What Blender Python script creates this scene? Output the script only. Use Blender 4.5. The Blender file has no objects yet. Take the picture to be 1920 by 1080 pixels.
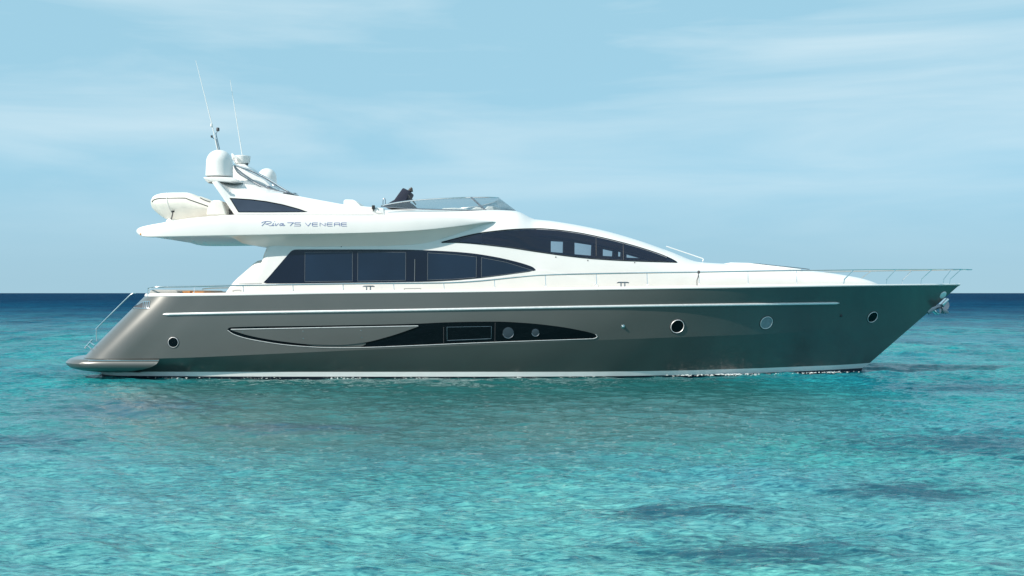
import bpy, bmesh, math, random
import numpy as np
from mathutils import Vector, Matrix
from mathutils.bvhtree import BVHTree

random.seed(7)
rng = np.random.default_rng(7)
scene = bpy.context.scene
COL = scene.collection

# ------------------------------------------------------------------ camera, sky, sun, exposure
CAM_Y, CAM_Z, F = -29.88, 2.25, 1944.0          # metres, metres, focal length in 1920-px units
cam = bpy.data.cameras.new('camera')
cam_ob = bpy.data.objects.new('camera', cam)
COL.objects.link(cam_ob)
cam_ob.location = (0, CAM_Y, CAM_Z)
cam_ob.rotation_euler = (math.pi / 2, 0, 0)
cam.sensor_width = 36
cam.lens = 36 * F / 1920
cam.shift_y = 9.5 / 1920
cam.clip_start = 0.1
cam.clip_end = 60000
scene.camera = cam_ob

SUN_DIR = Vector((-0.84, -0.58, 0.74)).normalized()      # towards the sun
SUN_EL = math.asin(SUN_DIR.z)
SUN_ROT = math.atan2(SUN_DIR.x, SUN_DIR.y)

world = bpy.data.worlds.new('World')
scene.world = world
world.use_nodes = True
wn, wl = world.node_tree.nodes, world.node_tree.links
wn.clear()
w_out = wn.new('ShaderNodeOutputWorld')
w_bg = wn.new('ShaderNodeBackground')
w_bg.inputs['Strength'].default_value = 0.10
sky = wn.new('ShaderNodeTexSky')
sky.sky_type = 'NISHITA'
sky.sun_disc = False
sky.sun_elevation = SUN_EL
sky.sun_rotation = SUN_ROT
sky.altitude = 0
sky.air_density = 0.55
sky.dust_density = 0.0
sky.ozone_density = 4.0
w_tc = wn.new('ShaderNodeTexCoord')
w_map = wn.new('ShaderNodeMapping')
w_map.inputs['Scale'].default_value = (1.0, 1.0, 7.5)
w_map.inputs['Rotation'].default_value = (0.0, math.radians(-3), 0.0)
w_n1 = wn.new('ShaderNodeTexNoise')
w_n1.inputs['Scale'].default_value = 2.3
w_n1.inputs['Detail'].default_value = 9
w_n1.inputs['Roughness'].default_value = 0.52
w_n1.inputs['Distortion'].default_value = 0.5
w_ramp = wn.new('ShaderNodeValToRGB')
w_ramp.color_ramp.elements[0].position = 0.40
w_ramp.color_ramp.elements[0].color = (0, 0, 0, 1)
w_ramp.color_ramp.elements[1].position = 0.74
w_ramp.color_ramp.elements[1].color = (1, 1, 1, 1)
w_sep = wn.new('ShaderNodeSeparateXYZ')
w_fade = wn.new('ShaderNodeMapRange')             # clouds thin out towards the horizon
w_fade.inputs[1].default_value = 0.03
w_fade.inputs[2].default_value = 0.16
w_fade.inputs[3].default_value = 0.06
w_fade.inputs[4].default_value = 0.85
w_mul = wn.new('ShaderNodeMath'); w_mul.operation = 'MULTIPLY'
w_tint = wn.new('ShaderNodeMix'); w_tint.data_type = 'RGBA'; w_tint.blend_type = 'MULTIPLY'
w_tint.inputs[0].default_value = 1.0
w_tint.inputs[7].default_value = (0.92, 1.05, 1.0, 1)
w_mix = wn.new('ShaderNodeMix'); w_mix.data_type = 'RGBA'
w_mix.inputs[7].default_value = (4.5, 5.6, 6.1, 1)
wl.new(w_tc.outputs['Generated'], w_map.inputs['Vector'])
wl.new(w_map.outputs[0], w_n1.inputs['Vector'])
wl.new(w_n1.outputs['Fac'], w_ramp.inputs[0])
wl.new(w_tc.outputs['Generated'], w_sep.inputs[0])
wl.new(w_sep.outputs['Z'], w_fade.inputs[0])
wl.new(w_ramp.outputs[0], w_mul.inputs[0])
wl.new(w_fade.outputs[0], w_mul.inputs[1])
wl.new(sky.outputs[0], w_tint.inputs[6])
w_veil = wn.new('ShaderNodeMix'); w_veil.data_type = 'RGBA'       # thin high veil of cloud over the whole sky
w_veil.inputs[0].default_value = 0.90
w_veil.inputs[7].default_value = (2.45, 4.35, 5.3, 1)
wl.new(w_tint.outputs[2], w_veil.inputs[6])
w_hz = wn.new('ShaderNodeMapRange'); w_hz.interpolation_type = 'SMOOTHSTEP'      # greyer sea haze low over the horizon
w_hz.inputs[1].default_value = 0.0; w_hz.inputs[2].default_value = 0.13; w_hz.inputs[3].default_value = 0.65; w_hz.inputs[4].default_value = 0.0
wl.new(w_sep.outputs['Z'], w_hz.inputs[0])
w_hm = wn.new('ShaderNodeMix'); w_hm.data_type = 'RGBA'
w_hm.inputs[7].default_value = (2.25, 3.45, 4.2, 1)
wl.new(w_hz.outputs[0], w_hm.inputs[0]); wl.new(w_veil.outputs[2], w_hm.inputs[6])
wl.new(w_hm.outputs[2], w_mix.inputs[6])
wl.new(w_mul.outputs[0], w_mix.inputs[0])
wl.new(w_mix.outputs[2], w_bg.inputs['Color'])
wl.new(w_bg.outputs[0], w_out.inputs['Surface'])

sun = bpy.data.lights.new('sun', 'SUN')
sun.energy = 3.75
sun.angle = math.radians(0.55)
sun.color = (1.0, 0.925, 0.83)
sun_ob = bpy.data.objects.new('sun', sun)
sun_ob.rotation_euler = SUN_DIR.to_track_quat('Z', 'Y').to_euler()
sun_ob.location = (-30, -30, 40)
COL.objects.link(sun_ob)

scene.view_settings.view_transform = 'Standard'
scene.view_settings.look = 'None'
scene.view_settings.gamma = 1.0
scene.view_settings.exposure = 0.62
scene.cycles.max_bounces = 10
scene.cycles.transparent_max_bounces = 12

# ------------------------------------------------------------------ helpers
def W(px, py, y):
    """point of the photograph (1920x1080) at depth y -> world"""
    d = (y - CAM_Y) / F
    return Vector(((px - 960) * d, y, CAM_Z - (py - 549.5) * d))

def WX(px, y): return (px - 960) * (y - CAM_Y) / F
def WZ(py, y): return CAM_Z - (py - 549.5) * (y - CAM_Y) / F

def pchip(xs, ys, q):
    xs = np.asarray(xs, float); ys = np.asarray(ys, float); q = np.asarray(q, float)
    h = np.diff(xs); d = np.diff(ys) / h
    m = np.zeros(len(xs))
    if len(xs) == 2:
        m[:] = d[0]
    else:
        for i in range(1, len(xs) - 1):
            if d[i-1] * d[i] > 0:
                w1 = 2 * h[i] + h[i-1]; w2 = h[i] + 2 * h[i-1]
                m[i] = (w1 + w2) / (w1 / d[i-1] + w2 / d[i])
        m[0] = d[0]; m[-1] = d[-1]
    q = np.clip(q, xs[0], xs[-1])
    i = np.clip(np.searchsorted(xs, q, side='right') - 1, 0, len(xs) - 2)
    t = (q - xs[i]) / h[i]
    return ((2*t**3 - 3*t**2 + 1) * ys[i] + (t**3 - 2*t**2 + t) * h[i] * m[i]
            + (-2*t**3 + 3*t**2) * ys[i+1] + (t**3 - t**2) * h[i] * m[i+1])

def curve_fn(pts):
    xs = [p[0] for p in pts]; ys = [p[1] for p in pts]
    return lambda q: pchip(xs, ys, q)

def tag(o, label=None, cat=None, group=None, kind=None):
    if label: o['label'] = label
    if cat: o['category'] = cat
    if group: o['group'] = group
    if kind: o['kind'] = kind
    return o

def link_mesh(name, verts, faces, mat, parent=None, smooth=True, sharp=35, mats=None, fmat=None):
    me = bpy.data.meshes.new(name)
    me.from_pydata([tuple(v) for v in verts], [], faces)
    me.validate()
    bm = bmesh.new(); bm.from_mesh(me)
    bmesh.ops.remove_doubles(bm, verts=bm.verts, dist=1e-5)
    bmesh.ops.recalc_face_normals(bm, faces=bm.faces)
    bm.to_mesh(me); bm.free()
    if smooth:
        me.polygons.foreach_set('use_smooth', [True] * len(me.polygons))
        me.set_sharp_from_angle(angle=math.radians(sharp))
    for m in (mats or [mat]):
        me.materials.append(m)
    if fmat:
        for p, i in zip(me.polygons, fmat): p.material_index = i
    o = bpy.data.objects.new(name, me)
    COL.objects.link(o)
    if parent: o.parent = parent
    return o

def link_bm(name, bm, mat, parent=None, smooth=True, sharp=35, mats=None):
    me = bpy.data.meshes.new(name)
    bmesh.ops.recalc_face_normals(bm, faces=bm.faces)
    bm.to_mesh(me); bm.free()
    if smooth:
        me.polygons.foreach_set('use_smooth', [True] * len(me.polygons))
        me.set_sharp_from_angle(angle=math.radians(sharp))
    for m in (mats or [mat]): me.materials.append(m)
    o = bpy.data.objects.new(name, me)
    COL.objects.link(o)
    if parent: o.parent = parent
    return o

def empty(name, loc, parent=None):
    o = bpy.data.objects.new(name, None)
    o.location = loc
    COL.objects.link(o)
    if parent: o.parent = parent
    return o

def smooth_path(pts, n=8):
    """Catmull-Rom through the points"""
    P = [Vector(p) for p in pts]
    if len(P) < 3: return P
    out = []
    for i in range(len(P) - 1):
        p0 = P[max(i-1, 0)]; p1 = P[i]; p2 = P[i+1]; p3 = P[min(i+2, len(P)-1)]
        for k in range(n):
            t = k / n
            out.append(0.5 * ((2*p1) + (p2-p0)*t + (2*p0-5*p1+4*p2-p3)*t*t + (3*p1-p0-3*p2+p3)*t**3))
    out.append(P[-1])
    return out

def bm_tube(bm, pts, r, seg=8, closed=False, cap=True, flat=1.0, mi=0):
    pts = [Vector(p) for p in pts]
    n = len(pts)
    if n < 2: return []
    radii = r if isinstance(r, (list, tuple)) else [r] * n
    rings = []
    up = None
    for i in range(n):
        if closed:
            t = pts[(i+1) % n] - pts[i-1]
        else:
            t = pts[min(i+1, n-1)] - pts[max(i-1, 0)]
        if t.length < 1e-9: t = Vector((1, 0, 0))
        t.normalize()
        if up is None:
            up = Vector((0, 0, 1)) if abs(t.z) < 0.9 else Vector((0, 1, 0))
        a = up - t * up.dot(t)
        if a.length < 1e-6: a = Vector((1, 0, 0)) - t * t.x
        a.normalize(); up = a
        b = t.cross(a)
        rings.append([bm.verts.new(pts[i] + (a * math.cos(2*math.pi*k/seg) + b * flat * math.sin(2*math.pi*k/seg)) * radii[i]) for k in range(seg)])
    m = n if closed else n - 1
    for i in range(m):
        A, B = rings[i], rings[(i+1) % n]
        for k in range(seg):
            f = bm.faces.new((A[k], A[(k+1) % seg], B[(k+1) % seg], B[k])); f.material_index = mi
    if cap and not closed:
        bm.faces.new(rings[0][::-1]).material_index = mi
        bm.faces.new(rings[-1]).material_index = mi
    return rings

def tube(name, pts, r, mat, parent=None, seg=8, closed=False, flat=1.0):
    bm = bmesh.new()
    bm_tube(bm, pts, r, seg, closed, flat=flat)
    return link_bm(name, bm, mat, parent)

def bm_lathe(bm, prof, centre, axis=Vector((0, 0, 1)), seg=40, mi=0):
    """prof: list of (radius, height along axis)"""
    axis = axis.normalized()
    a = Vector((1, 0, 0)) if abs(axis.x) < 0.8 else Vector((0, 1, 0))
    a = (a - axis * a.dot(axis)).normalized(); b = axis.cross(a)
    rings = []
    for r, h in prof:
        if r < 1e-5:
            rings.append([bm.verts.new(centre + axis * h)])
        else:
            rings.append([bm.verts.new(centre + axis*h + (a*math.cos(2*math.pi*k/seg) + b*math.sin(2*math.pi*k/seg))*r) for k in range(seg)])
    for A, B in zip(rings[:-1], rings[1:]):
        for k in range(seg):
            k2 = (k+1) % seg
            if len(A) == 1 and len(B) == 1: continue
            if len(A) == 1: f = bm.faces.new((A[0], B[k2], B[k]))
            elif len(B) == 1: f = bm.faces.new((A[k], A[k2], B[0]))
            else: f = bm.faces.new((A[k], A[k2], B[k2], B[k]))
            f.material_index = mi
    return rings

def lathe(name, prof, centre, mat, parent=None, axis=Vector((0, 0, 1)), seg=40, sharp=40):
    bm = bmesh.new()
    bm_lathe(bm, prof, Vector(centre), axis, seg)
    return link_bm(name, bm, mat, parent, sharp=sharp)

def bm_prism(bm, poly, y0, y1, lean=0.0):
    """poly: (x,z) outline, extruded from y0 to y1"""
    A = [bm.verts.new((x, y0, z)) for x, z in poly]
    B = [bm.verts.new((x, y1, z)) for x, z in poly]
    n = len(poly)
    bm.faces.new(A); bm.faces.new(B[::-1])
    for i in range(n):
        bm.faces.new((A[i], B[i], B[(i+1) % n], A[(i+1) % n]))

def prism(name, pxpts, yref, y0, y1, mat, parent=None, bevel=0.02, seg=3, sharp=35):
    bm = bmesh.new()
    poly = [(WX(p[0], yref), WZ(p[1], yref)) for p in pxpts]
    bm_prism(bm, poly, y0, y1)
    bmesh.ops.recalc_face_normals(bm, faces=bm.faces)
    if bevel:
        es = [e for e in bm.edges if e.is_manifold and e.calc_face_angle(0) > math.radians(25)]
        bmesh.ops.bevel(bm, geom=es, offset=bevel, segments=seg, profile=0.5, affect='EDGES', clamp_overlap=True)
    return link_bm(name, bm, mat, parent, sharp=sharp)

def bm_box(bm, c, s, rot=None):
    ret = bmesh.ops.create_cube(bm, size=1.0)
    M = Matrix.Translation(c) @ (rot or Matrix.Identity(4)) @ Matrix.Diagonal((*s, 1))
    bmesh.ops.transform(bm, matrix=M, verts=ret['verts'])
    return ret['verts']

def rbox(name, c, s, mat, parent=None, bevel=0.03, rot=None, seg=3):
    bm = bmesh.new()
    bm_box(bm, Vector(c), s, rot)
    bmesh.ops.bevel(bm, geom=list(bm.edges), offset=bevel, segments=seg, profile=0.5, affect='EDGES', clamp_overlap=True)
    return link_bm(name, bm, mat, parent)

def loft(rings, cap=True):
    """rings: list of equal-length closed rings of Vectors -> verts, faces"""
    n = len(rings[0]); V = []; Fs = []
    for r in rings: V += r
    for i in range(len(rings) - 1):
        for k in range(n):
            a = i*n + k; b = i*n + (k+1) % n
            Fs.append((a, b, b + n, a + n))
    if cap:
        Fs.append(tuple(range(n))[::-1])
        Fs.append(tuple(range((len(rings)-1)*n, len(rings)*n)))
    return V, Fs

def bvh_of(o):
    me = o.data
    return BVHTree.FromPolygons([tuple(v.co) for v in me.vertices], [tuple(p.vertices) for p in me.polygons])

ORIGIN = Vector((0, CAM_Y, CAM_Z))
def hit(bvh, px, py, off=0.0):
    d = (W(px, py, 0) - ORIGIN).normalized()
    loc, n, i, dist = bvh.ray_cast(ORIGIN, d)
    if loc is None: return None, None
    if n.dot(d) > 0: n = -n
    return loc + n * off, n

def patch(name, bvh, up, lo, mat, parent, off=0.004, depth=0.01, ncol=60, nrow=8, x0=None, x1=None, sharp=50, linear=False):
    """a slab lying on a surface, between an upper and a lower outline"""
    if linear:
        fu = lambda q: np.interp(q, [p[0] for p in up], [p[1] for p in up])
        fl = lambda q: np.interp(q, [p[0] for p in lo], [p[1] for p in lo])
    else:
        fu, fl = curve_fn(up), curve_fn(lo)
    x0 = up[0][0] if x0 is None else x0; x1 = up[-1][0] if x1 is None else x1
    s = np.linspace(0, 1, ncol + 1)
    s = 0.5 * s + 0.5 * (0.5 - 0.5*np.cos(np.pi * s))
    qs = x0 + (x1 - x0) * s
    us, ls = fu(qs), fl(qs)
    outer, inner = [], []
    last = None
    for q, u, l in zip(qs, us, ls):
        for k in range(nrow + 1):
            py = l + (u - l) * k / nrow
            p, n = hit(bvh, q, py)
            if p is None:
                p, n = (W(q, py, last[0].y), last[1]) if last else (W(q, py, -2.3), Vector((0, -1, 0)))
            last = (p, n)
            outer.append(p + n * off); inner.append(p + n * (off - depth))
    N = len(outer); m = nrow + 1; Fs = []
    for i in range(ncol):
        for k in range(nrow):
            a = i*m + k
            Fs.append((a, a + m, a + m + 1, a + 1))
            Fs.append((N + a, N + a + 1, N + a + m + 1, N + a + m))
    for i in range(ncol):
        a = i*m; Fs.append((a, N + a, N + a + m, a + m))
        a = i*m + nrow; Fs.append((a, a + m, N + a + m, N + a))
    for k in range(nrow):
        a = k; Fs.append((a, a + 1, N + a + 1, N + a))
        a = ncol*m + k; Fs.append((a, N + a, N + a + 1, a + 1))
    return link_mesh(name, outer + inner, Fs, mat, parent, sharp=sharp)

def surf_path(bvh, pts, off=0.0, step=6.0, smooth=True):
    P = [Vector((p[0], p[1], 0)) for p in pts]
    if smooth: P = smooth_path(P, 6)
    dense = []
    for a, b in zip(P[:-1], P[1:]):
        k = max(1, int((b - a).length / step))
        for i in range(k): dense.append(a.lerp(b, i / k))
    dense.append(P[-1])
    out = []
    for p in dense:
        h, n = hit(bvh, p.x, p.y, off)
        if h is not None: out.append(h)
    return out

# ------------------------------------------------------------------ materials
def new_mat(name):
    m = bpy.data.materials.new(name); m.use_nodes = True
    nt = m.node_tree; b = nt.nodes['Principled BSDF']
    return m, nt, b

def noise(nt, scale, detail=4, rough=0.5, coord='Object', vscale=(1, 1, 1)):
    tc = nt.nodes.new('ShaderNodeTexCoord'); mp = nt.nodes.new('ShaderNodeMapping')
    mp.inputs['Scale'].default_value = vscale
    n = nt.nodes.new('ShaderNodeTexNoise')
    n.inputs['Scale'].default_value = scale; n.inputs['Detail'].default_value = detail; n.inputs['Roughness'].default_value = rough
    nt.links.new(tc.outputs[coord], mp.inputs[0]); nt.links.new(mp.outputs[0], n.inputs['Vector'])
    return n

def simple(name, col, rough=0.4, metal=0.0, coat=0.0, var=0.08, nscale=6.0, bump=0.0, bscale=40, spec=0.5, vscale=(1, 1, 1)):
    m, nt, b = new_mat(name)
    n = noise(nt, nscale, 5, vscale=vscale)
    mr = nt.nodes.new('ShaderNodeMapRange')
    mr.inputs[1].default_value = 0.3; mr.inputs[2].default_value = 0.7
    mr.inputs[3].default_value = 1 - var; mr.inputs[4].default_value = 1 + var
    mx = nt.nodes.new('ShaderNodeMix'); mx.data_type = 'RGBA'; mx.blend_type = 'MULTIPLY'; mx.inputs[0].default_value = 1
    mx.inputs[6].default_value = (*col, 1)
    nt.links.new(n.outputs['Fac'], mr.inputs[0]); nt.links.new(mr.outputs[0], mx.inputs[7])
    nt.links.new(mx.outputs[2], b.inputs['Base Color'])
    rr = nt.nodes.new('ShaderNodeMapRange')
    rr.inputs[3].default_value = rough * 0.8; rr.inputs[4].default_value = min(1, rough * 1.2)
    nt.links.new(n.outputs['Fac'], rr.inputs[0]); nt.links.new(rr.outputs[0], b.inputs['Roughness'])
    b.inputs['Metallic'].default_value = metal
    b.inputs['Coat Weight'].default_value = coat
    b.inputs['Coat Roughness'].default_value = 0.05
    b.inputs['Specular IOR Level'].default_value = spec
    if bump:
        n2 = noise(nt, bscale, 3, vscale=vscale)
        bp = nt.nodes.new('ShaderNodeBump'); bp.inputs['Strength'].default_value = bump; bp.inputs['Distance'].default_value = 0.02
        nt.links.new(n2.outputs['Fac'], bp.inputs['Height']); nt.links.new(bp.outputs[0], b.inputs['Normal'])
    return m

M_WHITE = simple('white_gelcoat', (0.79, 0.775, 0.755), 0.30, coat=0.3, var=0.025, nscale=1.6, bump=0.03, bscale=3)
M_SOFA = simple('oatmeal_fabric', (0.42, 0.41, 0.39), 0.7, var=0.06, nscale=6, bump=0.1, bscale=40)
M_CREAM = simple('cream_rubber', (0.74, 0.72, 0.66), 0.5, var=0.04, nscale=5, bump=0.05, bscale=14)
M_VINYL = simple('white_vinyl', (0.78, 0.77, 0.74), 0.55, var=0.04, nscale=4, bump=0.1, bscale=18)
M_HULL = simple('pewter_paint', (0.134, 0.135, 0.128), 0.32, metal=0.4, coat=0.6, var=0.04, nscale=0.7, bump=0.02, bscale=0.8)
M_STRIPE = simple('boot_stripe_paint', (0.85, 0.86, 0.85), 0.3, coat=0.2, var=0.05, nscale=3, vscale=(1, 1, 4))
M_BOTTOM = simple('navy_antifouling', (0.010, 0.016, 0.035), 0.55, var=0.2, nscale=5)
M_GLASS = simple('navy_glass', (0.004, 0.008, 0.022), 0.04, var=0.1, nscale=0.8, bump=0.015, bscale=0.9)
M_PANE = simple('navy_pane_glass', (0.008, 0.019, 0.042), 0.05, var=0.15, nscale=0.8, bump=0.015, bscale=0.9)
M_BLACK = simple('black_gloss', (0.002, 0.004, 0.006), 0.07, var=0.1, spec=0.22)
M_RUBBER = simple('black_rubber', (0.015, 0.015, 0.017), 0.5, var=0.1)
M_CHROME = simple('polished_steel', (0.82, 0.83, 0.84), 0.12, metal=1.0, var=0.03, nscale=9)
M_DARKSTEEL = simple('weathered_steel', (0.30, 0.31, 0.34), 0.28, metal=1.0, var=0.1, nscale=9)
M_STEEL = simple('brushed_steel', (0.85, 0.85, 0.85), 0.5, metal=0.6, var=0.05, nscale=12)
M_BLUE = simple('lettering_blue', (0.16, 0.19, 0.42), 0.35, var=0.05)
M_NAVYCLOTH = simple('navy_canvas', (0.010, 0.015, 0.035), 0.75, var=0.2, nscale=9, bump=0.2, bscale=60)
M_TEAK = simple('oiled_teak', (0.52, 0.22, 0.06), 0.45, var=0.2, nscale=8, vscale=(1, 12, 4))
M_DECK = simple('deck_teak', (0.42, 0.36, 0.28), 0.6, var=0.15, nscale=5, vscale=(0.6, 14, 1))
M_INTERIOR = simple('dark_cabin_lining', (0.004, 0.005, 0.009), 0.8, var=0.2)
M_SHADOWGREY = simple('vent_grey', (0.05, 0.05, 0.055), 0.5, var=0.1)
M_GREYLINE = simple('grey_sealant', (0.17, 0.19, 0.21), 0.4, var=0.05)

def glass_mat(name, tint, body, mixbody):
    m, nt, b = new_mat(name)
    nt.nodes.remove(b)
    out = nt.nodes['Material Output']
    tr = nt.nodes.new('ShaderNodeBsdfTransparent'); tr.inputs[0].default_value = (*tint, 1)
    df = nt.nodes.new('ShaderNodeBsdfDiffuse')
    n = noise(nt, 2.0, 3)
    mr = nt.nodes.new('ShaderNodeMapRange'); mr.inputs[3].default_value = mixbody * 0.7; mr.inputs[4].default_value = mixbody * 1.3
    nt.links.new(n.outputs['Fac'], mr.inputs[0])
    df.inputs[0].default_value = (*body, 1)
    mx = nt.nodes.new('ShaderNodeMixShader'); nt.links.new(mr.outputs[0], mx.inputs[0])
    nt.links.new(tr.outputs[0], mx.inputs[1]); nt.links.new(df.outputs[0], mx.inputs[2])
    gl = nt.nodes.new('ShaderNodeBsdfGlossy'); gl.inputs['Roughness'].default_value = 0.02
    lw = nt.nodes.new('ShaderNodeLayerWeight'); lw.inputs[0].default_value = 0.5
    pw = nt.nodes.new('ShaderNodeMath'); pw.operation = 'POWER'; pw.inputs[1].default_value = 5.0
    nt.links.new(lw.outputs['Facing'], pw.inputs[0])
    fr = nt.nodes.new('ShaderNodeMath'); fr.operation = 'MULTIPLY_ADD'; fr.inputs[1].default_value = 0.85; fr.inputs[2].default_value = 0.04
    nt.links.new(pw.outputs[0], fr.inputs[0])
    m2 = nt.nodes.new('ShaderNodeMixShader')
    nt.links.new(fr.outputs[0], m2.inputs[0]); nt.links.new(mx.outputs[0], m2.inputs[1]); nt.links.new(gl.outputs[0], m2.inputs[2])
    nt.links.new(m2.outputs[0], out.inputs['Surface'])
    return m
M_SCREEN = glass_mat('tinted_acrylic', (0.84, 0.89, 0.91), (0.22, 0.27, 0.29), 0.13)
M_CABINGLASS = glass_mat('tinted_cabin_glass', (0.95, 0.96, 0.98), (0.012, 0.020, 0.06), 0.22)

# ------------------------------------------------------------------ sea
def build_sea():
    ys = list(np.arange(CAM_Y - 12, CAM_Y + 6.0, 0.5))
    ys = [-9000, -3000, -1000, -400, -200, -110, -70, -50] + ys
    d = 6.0
    while d < 30: ys.append(CAM_Y + d); d += 0.018 + 0.0016 * d
    while d < 400: ys.append(CAM_Y + d); d *= 1.006
    while d < 30000: ys.append(CAM_Y + d); d *= 1.06
    ys.append(30000)
    xs = [0.0]; st = 0.045
    while xs[-1] < 30000:
        x = xs[-1]
        if x > 14: st *= 1.03
        xs.append(x + st)
    xs = np.array([-v for v in xs[::-1][:-1]] + xs)
    ys = np.array(ys)
    X, Y = np.meshgrid(xs, ys)
    Z = np.zeros_like(X)
    dist = np.sqrt(X**2 + (Y - CAM_Y)**2) + 1e-3
    waves = []
    for i in range(90):
        lam = 0.17 * (3.6 / 0.17) ** rng.random()
        ang = rng.normal(math.radians(262), math.radians(34))
        amp = 0.0036 * lam ** 0.50
        waves.append((lam, ang, amp, rng.random() * 6.28))
    # gusts: patches of livelier and calmer water
    gust = 1.0 + 0.35*np.sin(X*0.21 + 1.1*np.sin(Y*0.13)) * np.sin(Y*0.33 + 0.7)
    for lam, ang, amp, ph in waves:
        k = 2*math.pi/lam
        fade = np.clip(1.4 - dist/(lam*170), 0, 1)
        phs = k*(X*math.cos(ang) + Y*math.sin(ang)) + ph
        s = np.sin(phs)
        Z += amp * fade * (s + 0.28*np.cos(2*phs))
    Z *= gust * np.clip(1.5 - dist/600, 0, 1)
    lee = np.clip(1 - np.sqrt(((X + 1.0)/9.5)**2 + ((Y + 7.0)/9.5)**2), 0, 1)      # calmer water in the lee of the yacht
    Z = Z*(1 - 0.55*lee) - 0.02
    ny, nx = X.shape
    verts = np.stack([X, Y, Z], -1).reshape(-1, 3).astype(np.float32)
    idx = np.arange(ny*nx).reshape(ny, nx)
    quads = np.stack([idx[:-1, :-1], idx[:-1, 1:], idx[1:, 1:], idx[1:, :-1]], -1).reshape(-1, 4).astype(np.int32)
    me = bpy.data.meshes.new('sea')
    me.vertices.add(len(verts)); me.vertices.foreach_set('co', verts.ravel())
    me.loops.add(quads.size); me.loops.foreach_set('vertex_index', quads.ravel())
    me.polygons.add(len(quads)); me.polygons.foreach_set('loop_start', np.arange(0, quads.size, 4, dtype=np.int32))
    me.polygons.foreach_set('use_smooth', np.ones(len(quads), bool))
    me.update(calc_edges=True)
    o = bpy.data.objects.new('sea', me); COL.objects.link(o)
    o['kind'] = 'structure'
    print('sea verts', len(verts))
    # --- material
    m, nt, b = new_mat('sea_water'); L = nt.links
    tc = nt.nodes.new('ShaderNodeTexCoord')
    sep = nt.nodes.new('ShaderNodeSeparateXYZ'); L.new(tc.outputs['Object'], sep.inputs[0])
    # sea bed falls away with distance: shallow turquoise -> deep blue
    nd = noise(nt, 0.05, 4, vscale=(0.35, 1.0, 1))
    wob = nt.nodes.new('ShaderNodeMath'); wob.operation = 'MULTIPLY_ADD'
    wob.inputs[1].default_value = 36; wob.inputs[2].default_value = -18
    L.new(nd.outputs['Fac'], wob.inputs[0])
    addy = nt.nodes.new('ShaderNodeMath'); addy.operation = 'ADD'
    L.new(sep.outputs['Y'], addy.inputs[0]); L.new(wob.outputs[0], addy.inputs[1])
    mr = nt.nodes.new('ShaderNodeMapRange'); mr.inputs[1].default_value = -30; mr.inputs[2].default_value = 330
    L.new(addy.outputs[0], mr.inputs[0])
    cr = nt.nodes.new('ShaderNodeValToRGB'); L.new(mr.outputs[0], cr.inputs[0])
    E = cr.color_ramp.elements
    E[0].position = 0.0; E[0].color = (0.082, 0.325, 0.325, 1)
    E[1].position = 1.0; E[1].color = (0.002, 0.034, 0.080, 1)
    for yy, c in ((-20, (0.066, 0.290, 0.300, 1)), (-12, (0.028, 0.220, 0.240, 1)), (0, (0.010, 0.195, 0.220, 1)), (18, (0.006, 0.190, 0.220, 1)), (40, (0.004, 0.140, 0.185, 1)), (62, (0.003, 0.095, 0.150, 1)), (100, (0.002, 0.062, 0.120, 1)), (180, (0.002, 0.050, 0.105, 1))):
        e = E.new((yy + 30)/360); e.color = c
    # green / blue drift
    n2 = noise(nt, 0.22, 4, vscale=(0.7, 1, 1))
    r2 = nt.nodes.new('ShaderNodeValToRGB'); L.new(n2.outputs['Fac'], r2.inputs[0])
    r2.color_ramp.elements[0].position = 0.3; r2.color_ramp.elements[0].color = (0.80, 1.0, 0.94, 1)
    r2.color_ramp.elements[1].position = 0.7; r2.color_ramp.elements[1].color = (1.25, 0.98, 1.06, 1)
    mul = nt.nodes.new('ShaderNodeMix'); mul.data_type = 'RGBA'; mul.blend_type = 'MULTIPLY'; mul.inputs[0].default_value = 1
    L.new(cr.outputs[0], mul.inputs[6]); L.new(r2.outputs[0], mul.inputs[7])
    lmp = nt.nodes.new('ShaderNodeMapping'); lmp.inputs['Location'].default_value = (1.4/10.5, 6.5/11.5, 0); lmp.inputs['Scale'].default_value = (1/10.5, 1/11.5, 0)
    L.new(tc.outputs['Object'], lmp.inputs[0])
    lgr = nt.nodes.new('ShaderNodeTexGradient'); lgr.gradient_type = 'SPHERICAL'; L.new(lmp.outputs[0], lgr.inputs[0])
    lee_refl_m = nt.nodes.new('ShaderNodeMapRange'); lee_refl_m.interpolation_type = 'SMOOTHSTEP'; lee_refl_m.inputs[1].default_value = 0.0; lee_refl_m.inputs[2].default_value = 0.42
    L.new(lgr.outputs['Fac'], lee_refl_m.inputs[0])
    # light and dark ripple streaks painted into the sea colour, at several sizes
    out_c = mul.outputs[2]
    for sc, vs, lo_c, hi_c, p0, p1 in ((19.0, (0.36, 1.2, 1), (0.20, 0.44, 0.56, 1), (1.7, 1.32, 1.25, 1), 0.36, 0.60), (4.2, (0.45, 1.2, 1), (0.70, 0.84, 0.88, 1), (1.25, 1.14, 1.10, 1), 0.34, 0.64), (1.5, (0.6, 0.7, 1), (0.75, 0.88, 0.92, 1), (1.2, 1.1, 1.07, 1), 0.34, 0.66), (0.50, (0.8, 0.36, 1), (0.42, 0.60, 0.72, 1), (1.35, 1.28, 1.20, 1), 0.36, 0.64), (0.13, (0.7, 0.30, 1), (0.60, 0.72, 0.82, 1), (1.25, 1.22, 1.15, 1), 0.36, 0.64)):
        nn_ = noise(nt, sc, 6, 0.62, vscale=vs); nn_.inputs['Distortion'].default_value = 0.7
        rr_ = nt.nodes.new('ShaderNodeValToRGB'); L.new(nn_.outputs['Fac'], rr_.inputs[0])
        rr_.color_ramp.elements[0].position = p0; rr_.color_ramp.elements[0].color = lo_c
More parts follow.
